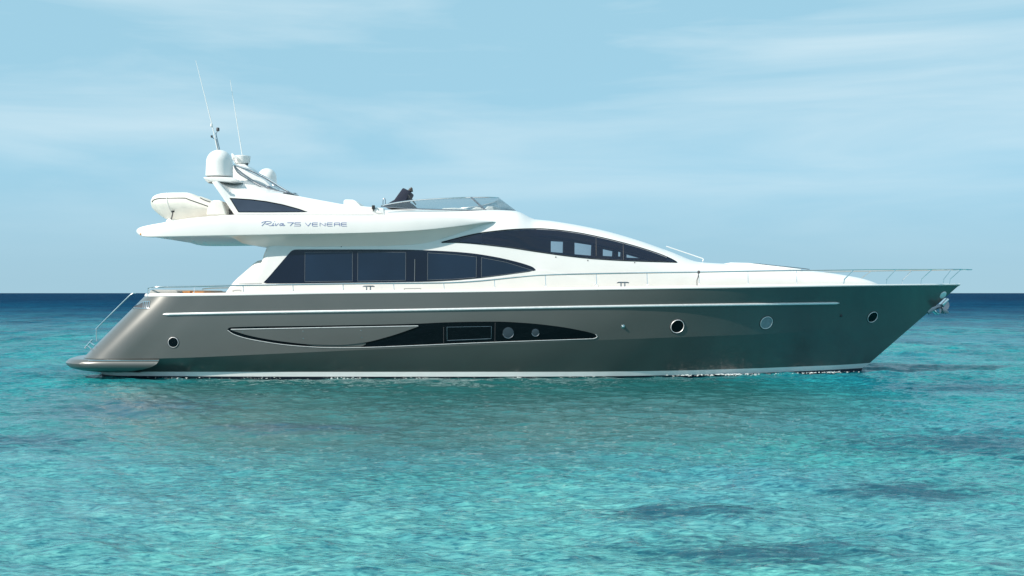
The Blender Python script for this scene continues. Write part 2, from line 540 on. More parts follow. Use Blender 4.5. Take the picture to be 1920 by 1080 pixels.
        rr_.color_ramp.elements[1].position = p1; rr_.color_ramp.elements[1].color = hi_c
        mm_ = nt.nodes.new('ShaderNodeMix'); mm_.data_type = 'RGBA'; mm_.blend_type = 'MULTIPLY'; mm_.inputs[0].default_value = 1
        if sc < 1:      # the broad painted streaks come in further out
            fx = nt.nodes.new('ShaderNodeMapRange'); fx.inputs[1].default_value = -14; fx.inputs[2].default_value = 12; fx.inputs[3].default_value = 0.3; fx.inputs[4].default_value = 1.0
            L.new(sep.outputs['Y'], fx.inputs[0]); L.new(fx.outputs[0], mm_.inputs[0])
        L.new(out_c, mm_.inputs[6]); L.new(rr_.outputs[0], mm_.inputs[7]); out_c = mm_.outputs[2]
    # yacht's dark green reflection, painted into the sea colour in front of it
    lmx = nt.nodes.new('ShaderNodeMath'); lmx.operation = 'MULTIPLY'; lmx.inputs[1].default_value = 0.84; L.new(lee_refl_m.outputs[0], lmx.inputs[0])
    refl_tint = nt.nodes.new('ShaderNodeMix'); refl_tint.data_type = 'RGBA'; refl_tint.inputs[7].default_value = (0.014, 0.098, 0.094, 1)
    L.new(lmx.outputs[0], refl_tint.inputs[0]); L.new(out_c, refl_tint.inputs[6]); out_c = refl_tint.outputs[2]
    # sea-grass beds (dark navy patches)
    beds = [(7.2, -14.3, 4.2, 2.4), (2.2, -20.8, 2.2, 0.85), (-7.4, -9.2, 3.0, 3.2), (1.7, -19.2, 1.6, 0.6), (11.0, -5.0, 3.6, 2.2),
            (-7.6, -14.0, 2.6, 1.5), (4.6, -18.0, 1.8, 0.7), (5.2, -21.2, 1.8, 0.5), (-11, 2, 4, 5), (-3.6, -12.5, 2.6, 1.2)]
    total = None
    for bx, by, rx, ry in beds:
        mp = nt.nodes.new('ShaderNodeMapping'); mp.vector_type = 'POINT'
        mp.inputs['Location'].default_value = (-bx/rx, -by/ry, 0)
        mp.inputs['Scale'].default_value = (1/rx, 1/ry, 0)
        L.new(tc.outputs['Object'], mp.inputs[0])
        g = nt.nodes.new('ShaderNodeTexGradient'); g.gradient_type = 'SPHERICAL'
        L.new(mp.outputs[0], g.inputs[0])
        if total is None: total = g.outputs['Fac']
        else:
            a = nt.nodes.new('ShaderNodeMath'); a.operation = 'MAXIMUM'
            L.new(total, a.inputs[0]); L.new(g.outputs['Fac'], a.inputs[1]); total = a.outputs[0]
    nb = noise(nt, 5.5, 7, 0.72, vscale=(0.45, 1.5, 1))
    am = nt.nodes.new('ShaderNodeMath'); am.operation = 'MULTIPLY_ADD'; am.inputs[1].default_value = 3.0
    L.new(nb.outputs['Fac'], am.inputs[0]); L.new(total, am.inputs[2])
    rb = nt.nodes.new('ShaderNodeMapRange'); rb.interpolation_type = 'SMOOTHSTEP'
    rb.inputs[1].default_value = 1.66; rb.inputs[2].default_value = 2.45; rb.inputs[3].default_value = 0; rb.inputs[4].default_value = 0.92
    L.new(am.outputs[0], rb.inputs[0])
    mb = nt.nodes.new('ShaderNodeMix'); mb.data_type = 'RGBA'
    mb.inputs[7].default_value = (0.005, 0.060, 0.095, 1)
    L.new(rb.outputs[0], mb.inputs[0]); L.new(out_c, mb.inputs[6])
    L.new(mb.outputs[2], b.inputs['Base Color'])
    # waves too small to see far off act as roughness
    rg = nt.nodes.new('ShaderNodeMapRange'); rg.inputs[1].default_value = -5; rg.inputs[2].default_value = 160; rg.inputs[3].default_value = 0.05; rg.inputs[4].default_value = 0.6
    L.new(sep.outputs['Y'], rg.inputs[0]); L.new(rg.outputs[0], b.inputs['Roughness'])
    sp = nt.nodes.new('ShaderNodeMapRange'); sp.inputs[1].default_value = -21; sp.inputs[2].default_value = -5; sp.inputs[3].default_value = 0.30; sp.inputs[4].default_value = 0.06
    L.new(sep.outputs['Y'], sp.inputs[0])
    sp2 = nt.nodes.new('ShaderNodeMapRange'); sp2.inputs[1].default_value = 0; sp2.inputs[2].default_value = 60; sp2.inputs[3].default_value = 1.0; sp2.inputs[4].default_value = 0.12
    L.new(sep.outputs['Y'], sp2.inputs[0])
    sp3 = nt.nodes.new('ShaderNodeMath'); sp3.operation = 'MULTIPLY'; L.new(sp.outputs[0], sp3.inputs[0]); L.new(sp2.outputs[0], sp3.inputs[1])
    sp4 = nt.nodes.new('ShaderNodeMath'); sp4.operation = 'MULTIPLY_ADD'; sp4.inputs[1].default_value = 0.85; L.new(lee_refl_m.outputs[0], sp4.inputs[0]); L.new(sp3.outputs[0], sp4.inputs[2])
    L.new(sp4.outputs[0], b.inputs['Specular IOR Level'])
    b.inputs['IOR'].default_value = 1.33
    # ripples
    nA = noise(nt, 13.0, 5, 0.62, vscale=(0.42, 1.3, 1))
    nB = noise(nt, 1.7, 4, 0.55, vscale=(0.55, 1.5, 1))
    s1 = nt.nodes.new('ShaderNodeMath'); s1.operation = 'MULTIPLY_ADD'; s1.inputs[1].default_value = 2.2
    L.new(nB.outputs['Fac'], s1.inputs[0]); L.new(nA.outputs['Fac'], s1.inputs[2])
    bp = nt.nodes.new('ShaderNodeBump'); bp.inputs['Strength'].default_value = 0.85; bp.inputs['Distance'].default_value = 0.04
    bst = nt.nodes.new('ShaderNodeMapRange'); bst.inputs[3].default_value = 0.85; bst.inputs[4].default_value = 0.40
    L.new(lee_refl_m.outputs[0], bst.inputs[0]); L.new(bst.outputs[0], bp.inputs['Strength'])
    L.new(s1.outputs[0], bp.inputs['Height']); L.new(bp.outputs[0], b.inputs['Normal'])
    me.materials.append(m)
    return o
build_sea()

# ------------------------------------------------------------------ yacht
yacht = tag(empty('motor_yacht', (0, 0, 0)), 'long motor yacht with pewter grey hull and white upper works lying side-on on the sea', 'yacht')

# hull levels: transom px at the corner, then (px, py, half breadth) along the starboard side up to the stem
SHEER = [(272, 555, 2.72), (340, 554.5, 2.82), (450, 553, 2.87), (640, 549.5, 2.88), (800, 548, 2.88), (950, 546, 2.87), (1100, 543, 2.82), (1250, 540.8, 2.68), (1400, 538.6, 2.38), (1500, 537, 2.05), (1600, 535.4, 1.60), (1700, 534.4, 0.95), (1760, 534, 0.45), (1800, 533.6, 0.015)]
KNUCK = [(157, 673, 2.62), (300, 672, 2.80), (500, 664, 2.84), (700, 655, 2.83), (1000, 642.5, 2.72), (1200, 635, 2.42), (1320, 630.5, 2.08), (1440, 626, 1.60), (1530, 620.5, 1.15), (1600, 616.5, 0.74), (1670, 612, 0.28), (1711, 611, 0.012)]
STRTOP = [(186, 697.5, 2.196), (300, 697, 2.407), (500, 697.3, 2.483), (700, 697.3, 2.464), (900, 697.2, 2.387), (1100, 697, 2.149), (1250, 695.2, 1.738), (1400, 691.2, 1.146), (1500, 687.3, 0.74), (1580, 684, 0.33), (1631, 680.5, 0.01)]
STRBOT = [(190, 703.5, 2.158), (300, 705, 2.368), (500, 706, 2.445), (700, 706.2, 2.426), (900, 706.2, 2.349), (1100, 705.6, 2.101), (1250, 703.6, 1.681), (1400, 700, 1.089), (1500, 696, 0.68), (1570, 692.8, 0.3), (1617, 690, 0.01)]

NC, NS, NMID = 26, 130, 10
def level(curve, L, n=3.3):
    """points: transom centre -> round corner -> side -> stem"""
    w = [(WX(px, -hb), WZ(py, -hb), hb) for px, py, hb in curve]
    xs = [a[0] for a in w]
    x0, x1 = xs[0], xs[-1]
    fz = lambda q: pchip(xs, [a[1] for a in w], q)
    fb = lambda q: pchip(xs, [a[2] for a in w], q)
    pts = []
    target = x0
    for it in range(6):                      # move the transom so that its corner, not its middle, sits at the given station
        hbL = float(fb([x0 + L])[0]); pts = []
        for i in range(NC):
            th = math.pi/2 * (1 - i/NC)
            c, s = math.cos(th)**(2/n), math.sin(th)**(2/n)
            x = x0 + L - L*s
            pts.append(Vector((x, -hbL*c, float(fz([x])[0]))))
        got = min(p.x*F/(p.y - CAM_Y) for p in pts)
        x0 += (curve[0][0] - 960 - got)*(-2.7 - CAM_Y)/F
    t = np.linspace(0, 1, NS)
    t = 0.55*t + 0.45*(1 - (1 - t)**2)
    q = x0 + L + (x1 - x0 - L)*t
    for x, z, b in zip(q, fz(q), fb(q)):
        pts.append(Vector((x, -b, z)))
    return pts

lev_sheer = level(SHEER, 1.9)
lev_knuck = level(KNUCK, 2.0)
lev_st = level(STRTOP, 1.8)
lev_sb = level(STRBOT, 1.8)
lev_keel = [Vector((p.x*0.985 - 0.05, p.y*0.80, -0.75)) for p in lev_sb]
NCOL = len(lev_sheer)

def band(A, B, k, bow=0.0):
    rows = []
    for j in range(k + 1):
        t = j / k
        row = []
        for i, (a, b) in enumerate(zip(A, B)):
            p = a.lerp(b, t)
            if bow:
                f = max(0.0, (i - NC - NS*0.45) / (NS*0.55))
                s = math.sin(math.pi * t)
                p.y *= 1 - bow * s * f
                p.y *= 1 + 0.006 * s * (1 - f)
            row.append(p)
        rows.append(row)
    return rows

def sheet(name, rows, mat, parent, closed_cols=False, sharp=20, mirror=True):
    m = len(rows[0]); V = []; Fs = []
    for r in rows: V += r
    for j in range(len(rows) - 1):
        for i in range(m - 1):
            a = j*m + i
            Fs.append((a, a + 1, a + m + 1, a + m))
    if mirror:
        N = len(V)
        V += [Vector((v.x, -v.y, v.z)) for v in V]
        Fs += [tuple(N + q for q in f[::-1]) for f in Fs]
    return link_mesh(name, V, Fs, mat, parent, sharp=sharp)

rows = band(lev_sheer, lev_knuck, NMID, 0.10) + band(lev_knuck, lev_st, 5, 0.03)[1:]
hull = sheet('hull', rows, M_HULL, yacht, sharp=9)
boot = sheet('boot_stripe', band(lev_st, lev_sb, 1), M_STRIPE, yacht)
keel_rows = band(lev_sb, lev_keel, 3) + [[Vector((p.x, 0, p.z)) for p in lev_keel]]
sheet('hull_bottom', keel_rows, M_BOTTOM, yacht)
HB = bvh_of(hull)

# sheer interpolation in world x
sx = [p.x for p in lev_sheer[NC:]]; sz = [p.z for p in lev_sheer[NC:]]; sb = [-p.y for p in lev_sheer[NC:]]
def sheer_z(x): return float(np.interp(x, sx, sz))
def sheer_b(x): return float(np.interp(x, sx, sb))

# deck
drows = [[Vector((p.x + (0.03 if i < NC else 0), p.y*0.985, p.z - 0.03)) for i, p in enumerate(lev_sheer)], [Vector((p.x, p.y*0.5, p.z - 0.015)) for p in lev_sheer], [Vector((p.x, 0, p.z)) for p in lev_sheer]]
sheet('deck', drows, M_DECK, yacht)
# white toe rail all along the sheer
def toe(s):
    pts_o, V, Fs = lev_sheer, [], []
    for i, p in enumerate(pts_o):
        t = (pts_o[min(i+1, NCOL-1)] - pts_o[max(i-1, 0)]); t.z = 0
        if t.length < 1e-6: t = Vector((1, 0, 0))
        t.normalize()
        nrm = Vector((t.y, -t.x, 0))
        if nrm.y > 0 and i > 2: nrm = -nrm
        if i <= 2: nrm = Vector((-1, 0, 0))
        h = 0.065 if p.x < 8.5 else 0.065 - 0.04*min(1, (p.x - 8.5)/1.5)
        prof = [(0.012, -0.012), (0.016, 0.012), (-0.012, h), (-0.075, h), (-0.085, -0.05)]
        for o, z in prof:
            q = p + nrm*o
            if q.y > 0: q.y = 0
            V.append(Vector((q.x, q.y*s, p.z + z)))
    for i in range(NCOL - 1):
        for k in range(5):
            a = i*5 + k; b = i*5 + (k+1) % 5
            Fs.append((a, b, b + 5, a + 5))
    return V, Fs
V1, F1 = toe(1); V2, F2 = toe(-1)
link_mesh('toe_rail', V1 + V2, F1 + [tuple(len(V1) + q for q in f) for f in F2], M_WHITE, yacht, sharp=30)

# swim platform: bull-nosed slab wrapped round the stern
def plat_level(px_s, py, hb, px_e, n=3.2, L=1.8):
    xs_, xe = WX(px_s, -1.6), WX(px_e, -hb); z = WZ(py, -hb)
    for it in range(6):
        pts = []
        for i in range(NC):
            th = math.pi/2*(1 - i/NC)
            pts.append(Vector((xs_ + L - L*math.sin(th)**(2/n), -hb*math.cos(th)**(2/n), z)))
        xs_ += (px_s - 960 - min(p.x*F/(p.y - CAM_Y) for p in pts))*(-2.2 - CAM_Y)/F
    for t in np.linspace(0, 1, 24): pts.append(Vector((xs_ + L + (xe - xs_ - L)*t, -hb, z)))
    return pts
pl = [plat_level(152, 674.2, 2.74, 297), plat_level(138, 674.2, 2.84, 298.5), plat_level(129, 677, 2.90, 298), plat_level(123, 683, 2.935, 293), plat_level(125, 688, 2.92, 284), plat_level(132, 693, 2.86, 268), plat_level(150, 697, 2.74, 240), plat_level(170, 698.5, 2.55, 215)]
top_c = [Vector((p.x, 0, p.z + 0.07)) for p in pl[0]]
bot_c = [Vector((p.x, 0, p.z)) for p in pl[-1]]
sheet('swim_platform', [top_c] + pl + [bot_c], M_HULL, yacht, sharp=50)
tube('platform_trim', [p + Vector((0, -0.006, 0.012)) for p in pl[2][NC-4:]], 0.012, M_CHROME, yacht, seg=6)

# rub rail
rub = surf_path(HB, [(306, 589.5), (480, 586), (640, 583.5), (820, 580.5), (1000, 577), (1200, 573.5), (1400, 570.5), (1573, 568)], 0.012)
rr = [0.034]*len(rub); rr[0] = 0.012; rr[-1] = 0.012
bm = bmesh.new(); bm_tube(bm, rub, rr, 10)
link_bm('rub_rail', bm, M_STEEL, yacht)

# long hull window with vent cover
HW_UP = [(426.5, 617.5), (429, 614.6), (434, 613.6), (600, 610.6), (784, 606.8), (830, 604.6), (880, 603.4), (930, 603), (980, 605.2), (1050, 612.6), (1090, 619.8), (1110, 624.6), (1117, 628), (1119, 631)]
HW_LO = [(426.5, 618.5), (429, 622.5), (440, 627), (470, 635.5), (530, 645.2), (590, 650), (640, 651.2), (700, 650.2), (780, 647), (880, 642.7), (1000, 638.2), (1100, 634.8), (1115, 633.8), (1119, 631.5)]
hw = patch('hull_window', HB, HW_UP, HW_LO, M_BLACK, yacht, off=0.005, depth=0.02, ncol=120, nrow=6)
HWB = bvh_of(hw)
tube('window_trim', surf_path(HB, [(427, 619), (440, 627.3), (470, 636), (530, 645.8), (590, 650.6), (640, 651.8), (700, 650.8), (780, 647.6), (880, 643.3), (1000, 638.8), (1100, 635.4), (1114, 634.3), (1119.5, 631), (1117, 627)], 0.008), 0.008, M_STEEL, hw, seg=6)
vent = patch('vent_panel', HB, [(433, 617.3), (600, 614), (785, 610.6)], [(433, 618.6), (470, 629.5), (530, 640), (590, 645.8), (632, 646.8), (680, 642.5), (730, 630.5), (785, 612)], M_HULL, hw, off=0.035, depth=0.03, ncol=60, nrow=5)
patch('recess_floor', HB, [(575, 645.9), (600, 647), (632, 647.6), (676, 643.5), (686, 643)], [(575, 646.4), (600, 649.4), (632, 650.5), (676, 649.8), (686, 645.5)], M_HULL, hw, off=0.010, depth=0.01, ncol=24, nrow=3)
VB = bvh_of(vent)
tube('vent_trim', surf_path(VB, [(433.5, 618), (434, 617.6), (600, 614.3), (784, 611)], 0.004, smooth=False), 0.010, M_STEEL, hw, seg=6)
for p in ((455, 622.3), (568, 621.3), (568.5, 634.8), (677, 619.6), (678.5, 632.8), (768, 615)):
    c, n = hit(VB, *p)
    if c is not None: lathe('screw_head', [(0.0, 0.006), (0.010, 0.005), (0.013, 0.0)], c, M_CHROME, hw, axis=n, seg=10)
fl = surf_path(HWB, [(838, 613.3), (921.5, 612), (921, 635), (838.5, 638.5), (838, 613.3)], 0.004, smooth=False)
tube('hatch_frame', fl, 0.009, M_DARKSTEEL, hw, seg=6)
for q in ((832, 613, 832, 643.5), (928.5, 605, 928, 640)):
    tube('mullion', surf_path(HWB, [(q[0], q[1]), (q[2], q[3])], 0.003, smooth=False), 0.007, M_SHADOWGREY, hw, seg=6)

def porthole(px, py, r, bv=None, glass=M_BLACK, parent=yacht):
    c, n = hit(bv or HB, px, py)
    po = lathe('porthole', [(r*1.03, -0.01), (r*1.03, 0.010), (r*1.00, 0.018), (r*0.96, 0.020), (r*0.93, 0.014), (r*0.92, 0.002), (r*0.90, 0.000)], c, M_STEEL, parent, axis=n, seg=48)
    lathe('porthole_seat', [(r*1.17, -0.01), (r*1.17, 0.004), (r*1.12, 0.009), (r*1.02, 0.005)], c, M_SHADOWGREY, po, axis=n, seg=48)
    bm = bmesh.new()
    bm_lathe(bm, [(r*0.945, 0.003), (r*0.6, 0.0045), (0, 0.005)], c, n, 48)
    link_bm('porthole_glass', bm, glass, po if parent == yacht else parent)
    return po
M_PORTGLASS = simple('pale_porthole_blind', (0.22, 0.27, 0.30), 0.15, var=0.1, nscale=12)
porthole(325, 642, 0.135)
porthole(1270, 612, 0.185)
porthole(1437, 605, 0.180, glass=M_PORTGLASS)
porthole(1636, 594.5, 0.165)
M_SMALLPORT = simple('smoked_porthole', (0.035, 0.05, 0.065), 0.08, var=0.1)
for (px, py, r) in ((953, 624, 0.145), (1004, 623.6, 0.10)):
    c, n = hit(HWB, px, py)
    po = lathe('round_port', [(r, 0.0), (r*0.98, 0.007), (r*0.92, 0.009), (0, 0.0095)], c, M_SMALLPORT, hw, axis=n, seg=40)
    c2 = c + n*0.008
    a = Vector((1, 0, 0)); a = (a - n*a.dot(n)).normalized(); b_ = n.cross(a)
    if b_.z < 0: b_ = -b_
    tube('port_rim', [c2 + (a*math.cos(t) + b_*math.sin(t))*r*0.98 for t in np.linspace(math.pi*1.05, math.pi*1.95, 24)], 0.009, M_DARKSTEEL, hw, seg=6)
for px, py, r in ((1168, 612, 0.045), (1577, 592, 0.035)):
    c, n = hit(HB, px, py)
    lathe('hull_fitting', [(r*1.2, 0), (r*1.1, 0.012), (r*0.8, 0.016), (r*0.7, 0.03), (r*0.4, 0.045), (0, 0.05)], c, M_CHROME if px < 1200 else M_SHADOWGREY, yacht, axis=n, seg=20)

# stern fairlead: chrome frame with bars on the quarter
fr_px = [(247, 577.6), (271, 565.5), (281.5, 565.5), (279, 579), (247, 577.6)]
fz = empty  # (readability)
fair_back = patch('quarter_fairlead', HB, [(248, 577), (262, 569.5), (271, 565.8), (281, 565.8)], [(248, 577.8), (262, 578.3), (271, 578.6), (281, 579)], M_SHADOWGREY, yacht, off=0.004, depth=0.012, ncol=12, nrow=4, linear=True)
bm = bmesh.new()
bm_tube(bm, surf_path(HB, fr_px, 0.008, 3, smooth=False), 0.014, 6)
for q in (269, 272.5, 276):
    pp = surf_path(HB, [(q + 1, 566), (q, 578.4)], 0.010, 3, smooth=False)
    if len(pp) > 1: bm_tube(bm, pp, 0.014, 6)
link_bm('fairlead_frame', bm, M_CHROME, fair_back)

# transom hand rail and mooring bitt on the stair
yr = -2.05
tube('transom_handrail', smooth_path([W(254, 549.5, yr), W(246, 552, yr), W(228, 569, yr), W(184, 613, yr), W(180.5, 619, yr), W(181, 640, yr)], 6), 0.017, M_CHROME, yacht)
bm = bmesh.new()
bm_tube(bm, [W(158.5, 653, -2.2), W(173, 637, -2.2)], 0.020, 8)
bm_tube(bm, [W(163, 648, -2.2), W(172, 655, -2.2)], 0.022, 8)
bm_tube(bm, [W(168, 642, -2.2), W(177, 648, -2.2)], 0.022, 8)
link_bm('transom_cleat', bm, M_CHROME, yacht)

# ------------------------------------------------------------------ superstructure
SUP = [  # px, half width, top py, exponent
 (425, 2.20, 550, 6), (432, 2.22, 538, 6), (440, 2.24, 525, 6), (455, 2.26, 510, 6), (470, 2.28, 497.5, 7), (482, 2.29, 488.5, 8), (494, 2.30, 486.5, 9), (497.5, 2.30, 474, 9), (502, 2.30, 462, 9), (512, 2.30, 440, 9),
 (530, 2.31, 412, 8), (600, 2.32, 404, 7), (700, 2.33, 394, 7), (800, 2.33, 392, 7), (900, 2.30, 392.5, 6.5), (968, 2.26, 394.5, 5.5), (985, 2.25, 401, 5), (1003, 2.24, 409, 4.6), (1030, 2.22, 411.5, 4.4), (1060, 2.19, 415.5, 4.2),
 (1130, 2.09, 428.5, 4), (1200, 1.97, 448, 4), (1260, 1.85, 469, 4), (1320, 1.72, 490.5, 4), (1375, 1.58, 494, 4), (1440, 1.38, 499, 3.8), (1520, 1.08, 506, 3.4), (1560, 0.90, 510.5, 3.2), (1600, 0.68, 517, 3), (1625, 0.50, 522.5, 2.8), (1640, 0.33, 528, 2.6), (1647, 0.14, 532, 2.4)]
def build_super():
    xs = [WX(p[0], -p[1]*0.85) for p in SUP]
    hbs = [p[1] for p in SUP]
    tops = [WZ(p[2], -p[1]*0.55) for p in SUP]
    ns = [p[3] for p in SUP]
    q = []
    for a, b in zip(xs[:-1], xs[1:]):
        k = max(2, int((b - a)/0.12))
        q += [a + (b - a)*i/k for i in range(k)]
    q.append(xs[-1])
    hb, tp, nn = pchip(xs, hbs, q), pchip(xs, tops, q), pchip(xs, ns, q)
    rings = []
    NR = 44
    for x, h, t, n in zip(q, hb, tp, nn):
        z0 = sheer_z(x) - 0.12
        t = max(t, z0 + 0.05)
        half = []
        for i in range(NR + 1):
            u = i/NR
            th = math.pi/2*u
            half.append((-h*math.cos(th)**(2/n), z0 + (t - z0)*math.sin(th)**(2/n)))
        full = half + [(-y, z) for y, z in half[-2::-1]]
        rings.append([Vector((x, y, z)) for y, z in full])
    V, Fs = loft(rings)
    return V, Fs
V, Fs = build_super()
cabin = link_mesh('superstructure', V, Fs, M_WHITE, yacht, sharp=30, mats=[M_WHITE, M_INTERIOR])
CB = bvh_of(cabin)

# wheelhouse window outlines
WU = [(828, 454.2), (850, 448.5), (870, 443.3), (895, 438), (920, 434.4), (960, 430.4), (1000, 429), (1030, 430), (1080, 436), (1130, 446), (1180, 458.5), (1230, 474), (1255, 484), (1266, 489.8), (1269, 491.8)]
WLO = [(828, 454.8), (850, 454.4), (870, 455.2), (895, 457.3), (920, 460), (960, 464.8), (1000, 471), (1050, 478.2), (1100, 484), (1150, 487.6), (1200, 489.8), (1255, 491.6), (1266, 492), (1269, 492)]
# hollow wheelhouse behind the glass: real cavity, with side windows on the port side
def cutter(poly, y0, y1):
    bm = bmesh.new(); bm_prism(bm, poly, y0, y1)
    bmesh.ops.recalc_face_normals(bm, faces=bm.faces)
    for f in bm.faces: f.material_index = 1
    me = bpy.data.meshes.new('cutter'); bm.to_mesh(me); bm.free()
    me.materials.append(M_WHITE); me.materials.append(M_INTERIOR)
    o = bpy.data.objects.new('cutter', me); COL.objects.link(o)
    return o
fu, fl_ = curve_fn(WU), curve_fn(WLO)
qs = np.linspace(892, 1254, 40)
def on_cabin(px, py):
    p, n = hit(CB, px, py)
    return p
up_pts, lo_pts = [], []
for q in qs:
    a = on_cabin(q, float(fu([q])[0]) + 1.2); b = on_cabin(q, float(fl_([q])[0]) - 1.0)
    if a is not None: up_pts.append((a.x, a.z))
    if b is not None: lo_pts.append((b.x, b.z))
cut = [cutter(lo_pts + up_pts[::-1], -3.0, 1.35)]
YF = 1.7
for quad in ([(1032, 451.5), (1056, 452.8), (1056, 475.3), (1032, 473.2)], [(1076, 454.3), (1109, 459.5), (1109, 480.3), (1076, 477.5)], [(1128.5, 466.5), (1148.5, 471), (1148.5, 481.6), (1128.5, 480.6)],
             [(1157, 471.5), (1163.5, 473), (1163.5, 482), (1157, 481.5)], [(1172.5, 476.5), (1201, 484.8), (1172.5, 483.8)]):
    cut.append(cutter([(WX(a, YF), WZ(b, YF)) for a, b in quad], 1.2, 3.0))
for c in cut:
    md = cabin.modifiers.new('cut', 'BOOLEAN'); md.operation = 'DIFFERENCE'; md.solver = 'EXACT'; md.object = c
bpy.context.view_layer.update()
dg = bpy.context.evaluated_depsgraph_get()
newme = bpy.data.meshes.new_from_object(cabin.evaluated_get(dg))
cabin.modifiers.clear()
cabin.data = newme
newme.set_sharp_from_angle(angle=math.radians(30))
for c in cut: bpy.data.objects.remove(c, do_unlink=True)

wh = patch('wheelhouse_window', CB, WU, WLO, M_CABINGLASS, yacht, off=0.006, depth=0.006, ncol=110, nrow=8)
# solid dark ends of the window where no cavity lies behind the glass
patch('window_surround', CB, [(828.5, 454.3), (870, 443.6), (903, 437)], [(828.5, 454.7), (870, 455), (903, 457.8)], M_GLASS, wh, off=0.003, depth=0.004, ncol=20, nrow=4, x1=903)
tube('window_seal', surf_path(CB, WU, 0.004), 0.014, M_BLACK, wh, seg=6)
tube('window_seal', surf_path(CB, WLO, 0.004), 0.012, M_BLACK, wh, seg=6)
patch('window_surround', CB, [(1250, 481.9), (1255, 484), (1266, 489.8), (1268.5, 491.6)], [(1250, 491.5), (1255, 491.6), (1266, 492), (1268.5, 492)], M_GLASS, wh, off=0.003, depth=0.004, ncol=8, nrow=4)
WHB = bvh_of(wh)
for a, b in (((1117.5, 444), (1118, 486)), ((1168.5, 456), (1169, 488.5))):
    tube('mullion', surf_path(WHB, [a, b], 0.003, smooth=False), 0.007, M_SHADOWGREY, wh, seg=6)

# raised moulding along the side deck, with a crease that runs forward to the deck
patch('side_moulding', CB, [(640, 532.8), (700, 531.8), (800, 530.6), (860, 527.8), (930, 520.3), (985, 511.6), (1004, 507.5), (1016, 506.8), (1048, 513), (1091, 524.5), (1120, 533.5)], [(640, 548.5), (800, 547), (1004, 544), (1120, 541)], M_WHITE, cabin, off=0.014, depth=0.02, ncol=60, nrow=6, sharp=30)
CB0 = CB
# saloon window
SU = [(494.5, 529), (500, 523.5), (520, 500.5), (540, 477.5), (546, 471), (552, 468.2), (560, 467.8), (700, 467.8), (760, 468.2), (800, 469.3), (840, 471.2), (880, 474.4), (930, 482), (970, 491.2), (990, 497.2), (1000, 501.5), (1004.5, 506)]
SL = [(494.5, 529.6), (500, 531.4), (520, 531.5), (600, 530.8), (700, 529.6), (790, 528.4), (840, 526.4), (880, 523.4), (930, 518), (970, 512.6), (990, 510), (1000, 508.4), (1004.5, 506.5)]
sal = patch('saloon_window', CB, SU, SL, M_GLASS, yacht, off=0.006, depth=0.012, ncol=110, nrow=8)
SB = bvh_of(sal)
panes = [([(572, 473), (661, 472.5)], [(571.5, 528), (661, 527)]), ([(671, 472.5), (761, 473)], [(670.5, 527.3), (760.5, 525.6)]),
         ([(802, 474), (850, 477), (893.5, 481.8)], [(801.5, 525), (850, 523.3), (893, 520)]), ([(903, 483), (950, 492), (990, 504.5), (999, 507)], [(902.5, 519.8), (950, 514.3), (990, 508.5), (999, 507.2)])]
for u, l in panes:
    p = patch('pane', SB, u, l, M_PANE, sal, off=0.004, depth=0.006, ncol=30, nrow=6, linear=True)
    loop = u + l[::-1] + [u[0]]
    tube('pane_frame', surf_path(SB, loop, 0.006, smooth=False), 0.0040, M_GREYLINE, sal, seg=6)
tube('door_handle', surf_path(SB, [(778, 486), (777.5, 527)], 0.01, smooth=False), 0.008, M_GREYLINE, sal, seg=6)

# ------------------------------------------------------------------ flybridge wing
FW = [  # px, top py, bottom py, half breadth, soffit inner half breadth, soffit py
 (255.5, 429.5, 436, 1.90, 1.5, 436.2), (258, 427.3, 438.5, 2.20, 1.7, 438.6), (266, 424.4, 443, 2.42, 1.9, 443.1), (280, 421.3, 444.6, 2.56, 2.0, 444.8), (300, 417.8, 444.4, 2.64, 2.1, 444.6), (345, 410.2, 443.6, 2.70, 2.15, 443.9), (400, 404.6, 442.4, 2.73, 2.18, 443.4),
 (425, 402.9, 442, 2.74, 2.2, 446), (445, 402.2, 441.6, 2.74, 2.22, 456), (480, 402, 441, 2.74, 2.23, 462), (530, 402, 440, 2.74, 2.25, 465.5), (640, 402, 438.3, 2.74, 2.26, 466.8), (700, 402.2, 436.8, 2.73, 2.26, 467), (760, 402.8, 434.3, 2.70, 2.25, 466.5), (800, 403.7, 431.4, 2.65, 2.24, 463.5), (850, 406, 426, 2.54, 2.2, 451), (890, 409, 420.8, 2.40, 2.15, 437), (918, 412.4, 416.8, 2.26, 2.05, 424), (929, 415, 415.8, 2.16, 2.0, 417)]
def build_wing():
    P = [p[0] for p in FW]
    q = []
    for a, b in zip(P[:-1], P[1:]):
        k = max(2, int((b - a)/8))
        q += [a + (b - a)*i/k for i in range(k)]
    q.append(P[-1])
    cols = [pchip(P, [p[j] for p in FW], q) for j in range(1, 6)]
    rings = []
    for px, tp, bt, hb, hi, sp in zip(q, *cols):
        x = WX(px, -hb)
        zt, zb, zs = WZ(tp, -hb), WZ(bt, -hb), WZ(sp, -hi)
        h = zt - zb
        e = min(0.03, h*0.2)
        half = [(0, zt - e*2), (-hb + 0.30, zt - e*1.6), (-hb + 0.10, zt - e*0.3), (-hb + 0.065, zt), (-hb + 0.040, zt - e*0.4), (-hb + 0.022, zt - e*1.4), (-hb + 0.006, zt - h*0.5), (-hb, zb + e*1.2), (-hb + 0.004, zb + e*0.5), (-hb + 0.022, zb), (-hb + 0.06, zb - 0.002)]
        a, b = (-hb + 0.06, zb - 0.002), (-hi, zs)
        for t in (0.25, 0.5, 0.75):
            half.append((a[0] + (b[0] - a[0])*t, a[1] + (b[1] - a[1])*t + 0.03*math.sin(math.pi*t)*min(1, (zb - zs)*5)))
        half += [b, (0, zs)]
        full = half + [(-y, z) for y, z in half[-2:0:-1]]
        rings.append([Vector((x, y, z)) for y, z in full])
    return loft(rings)
V, Fs = build_wing()
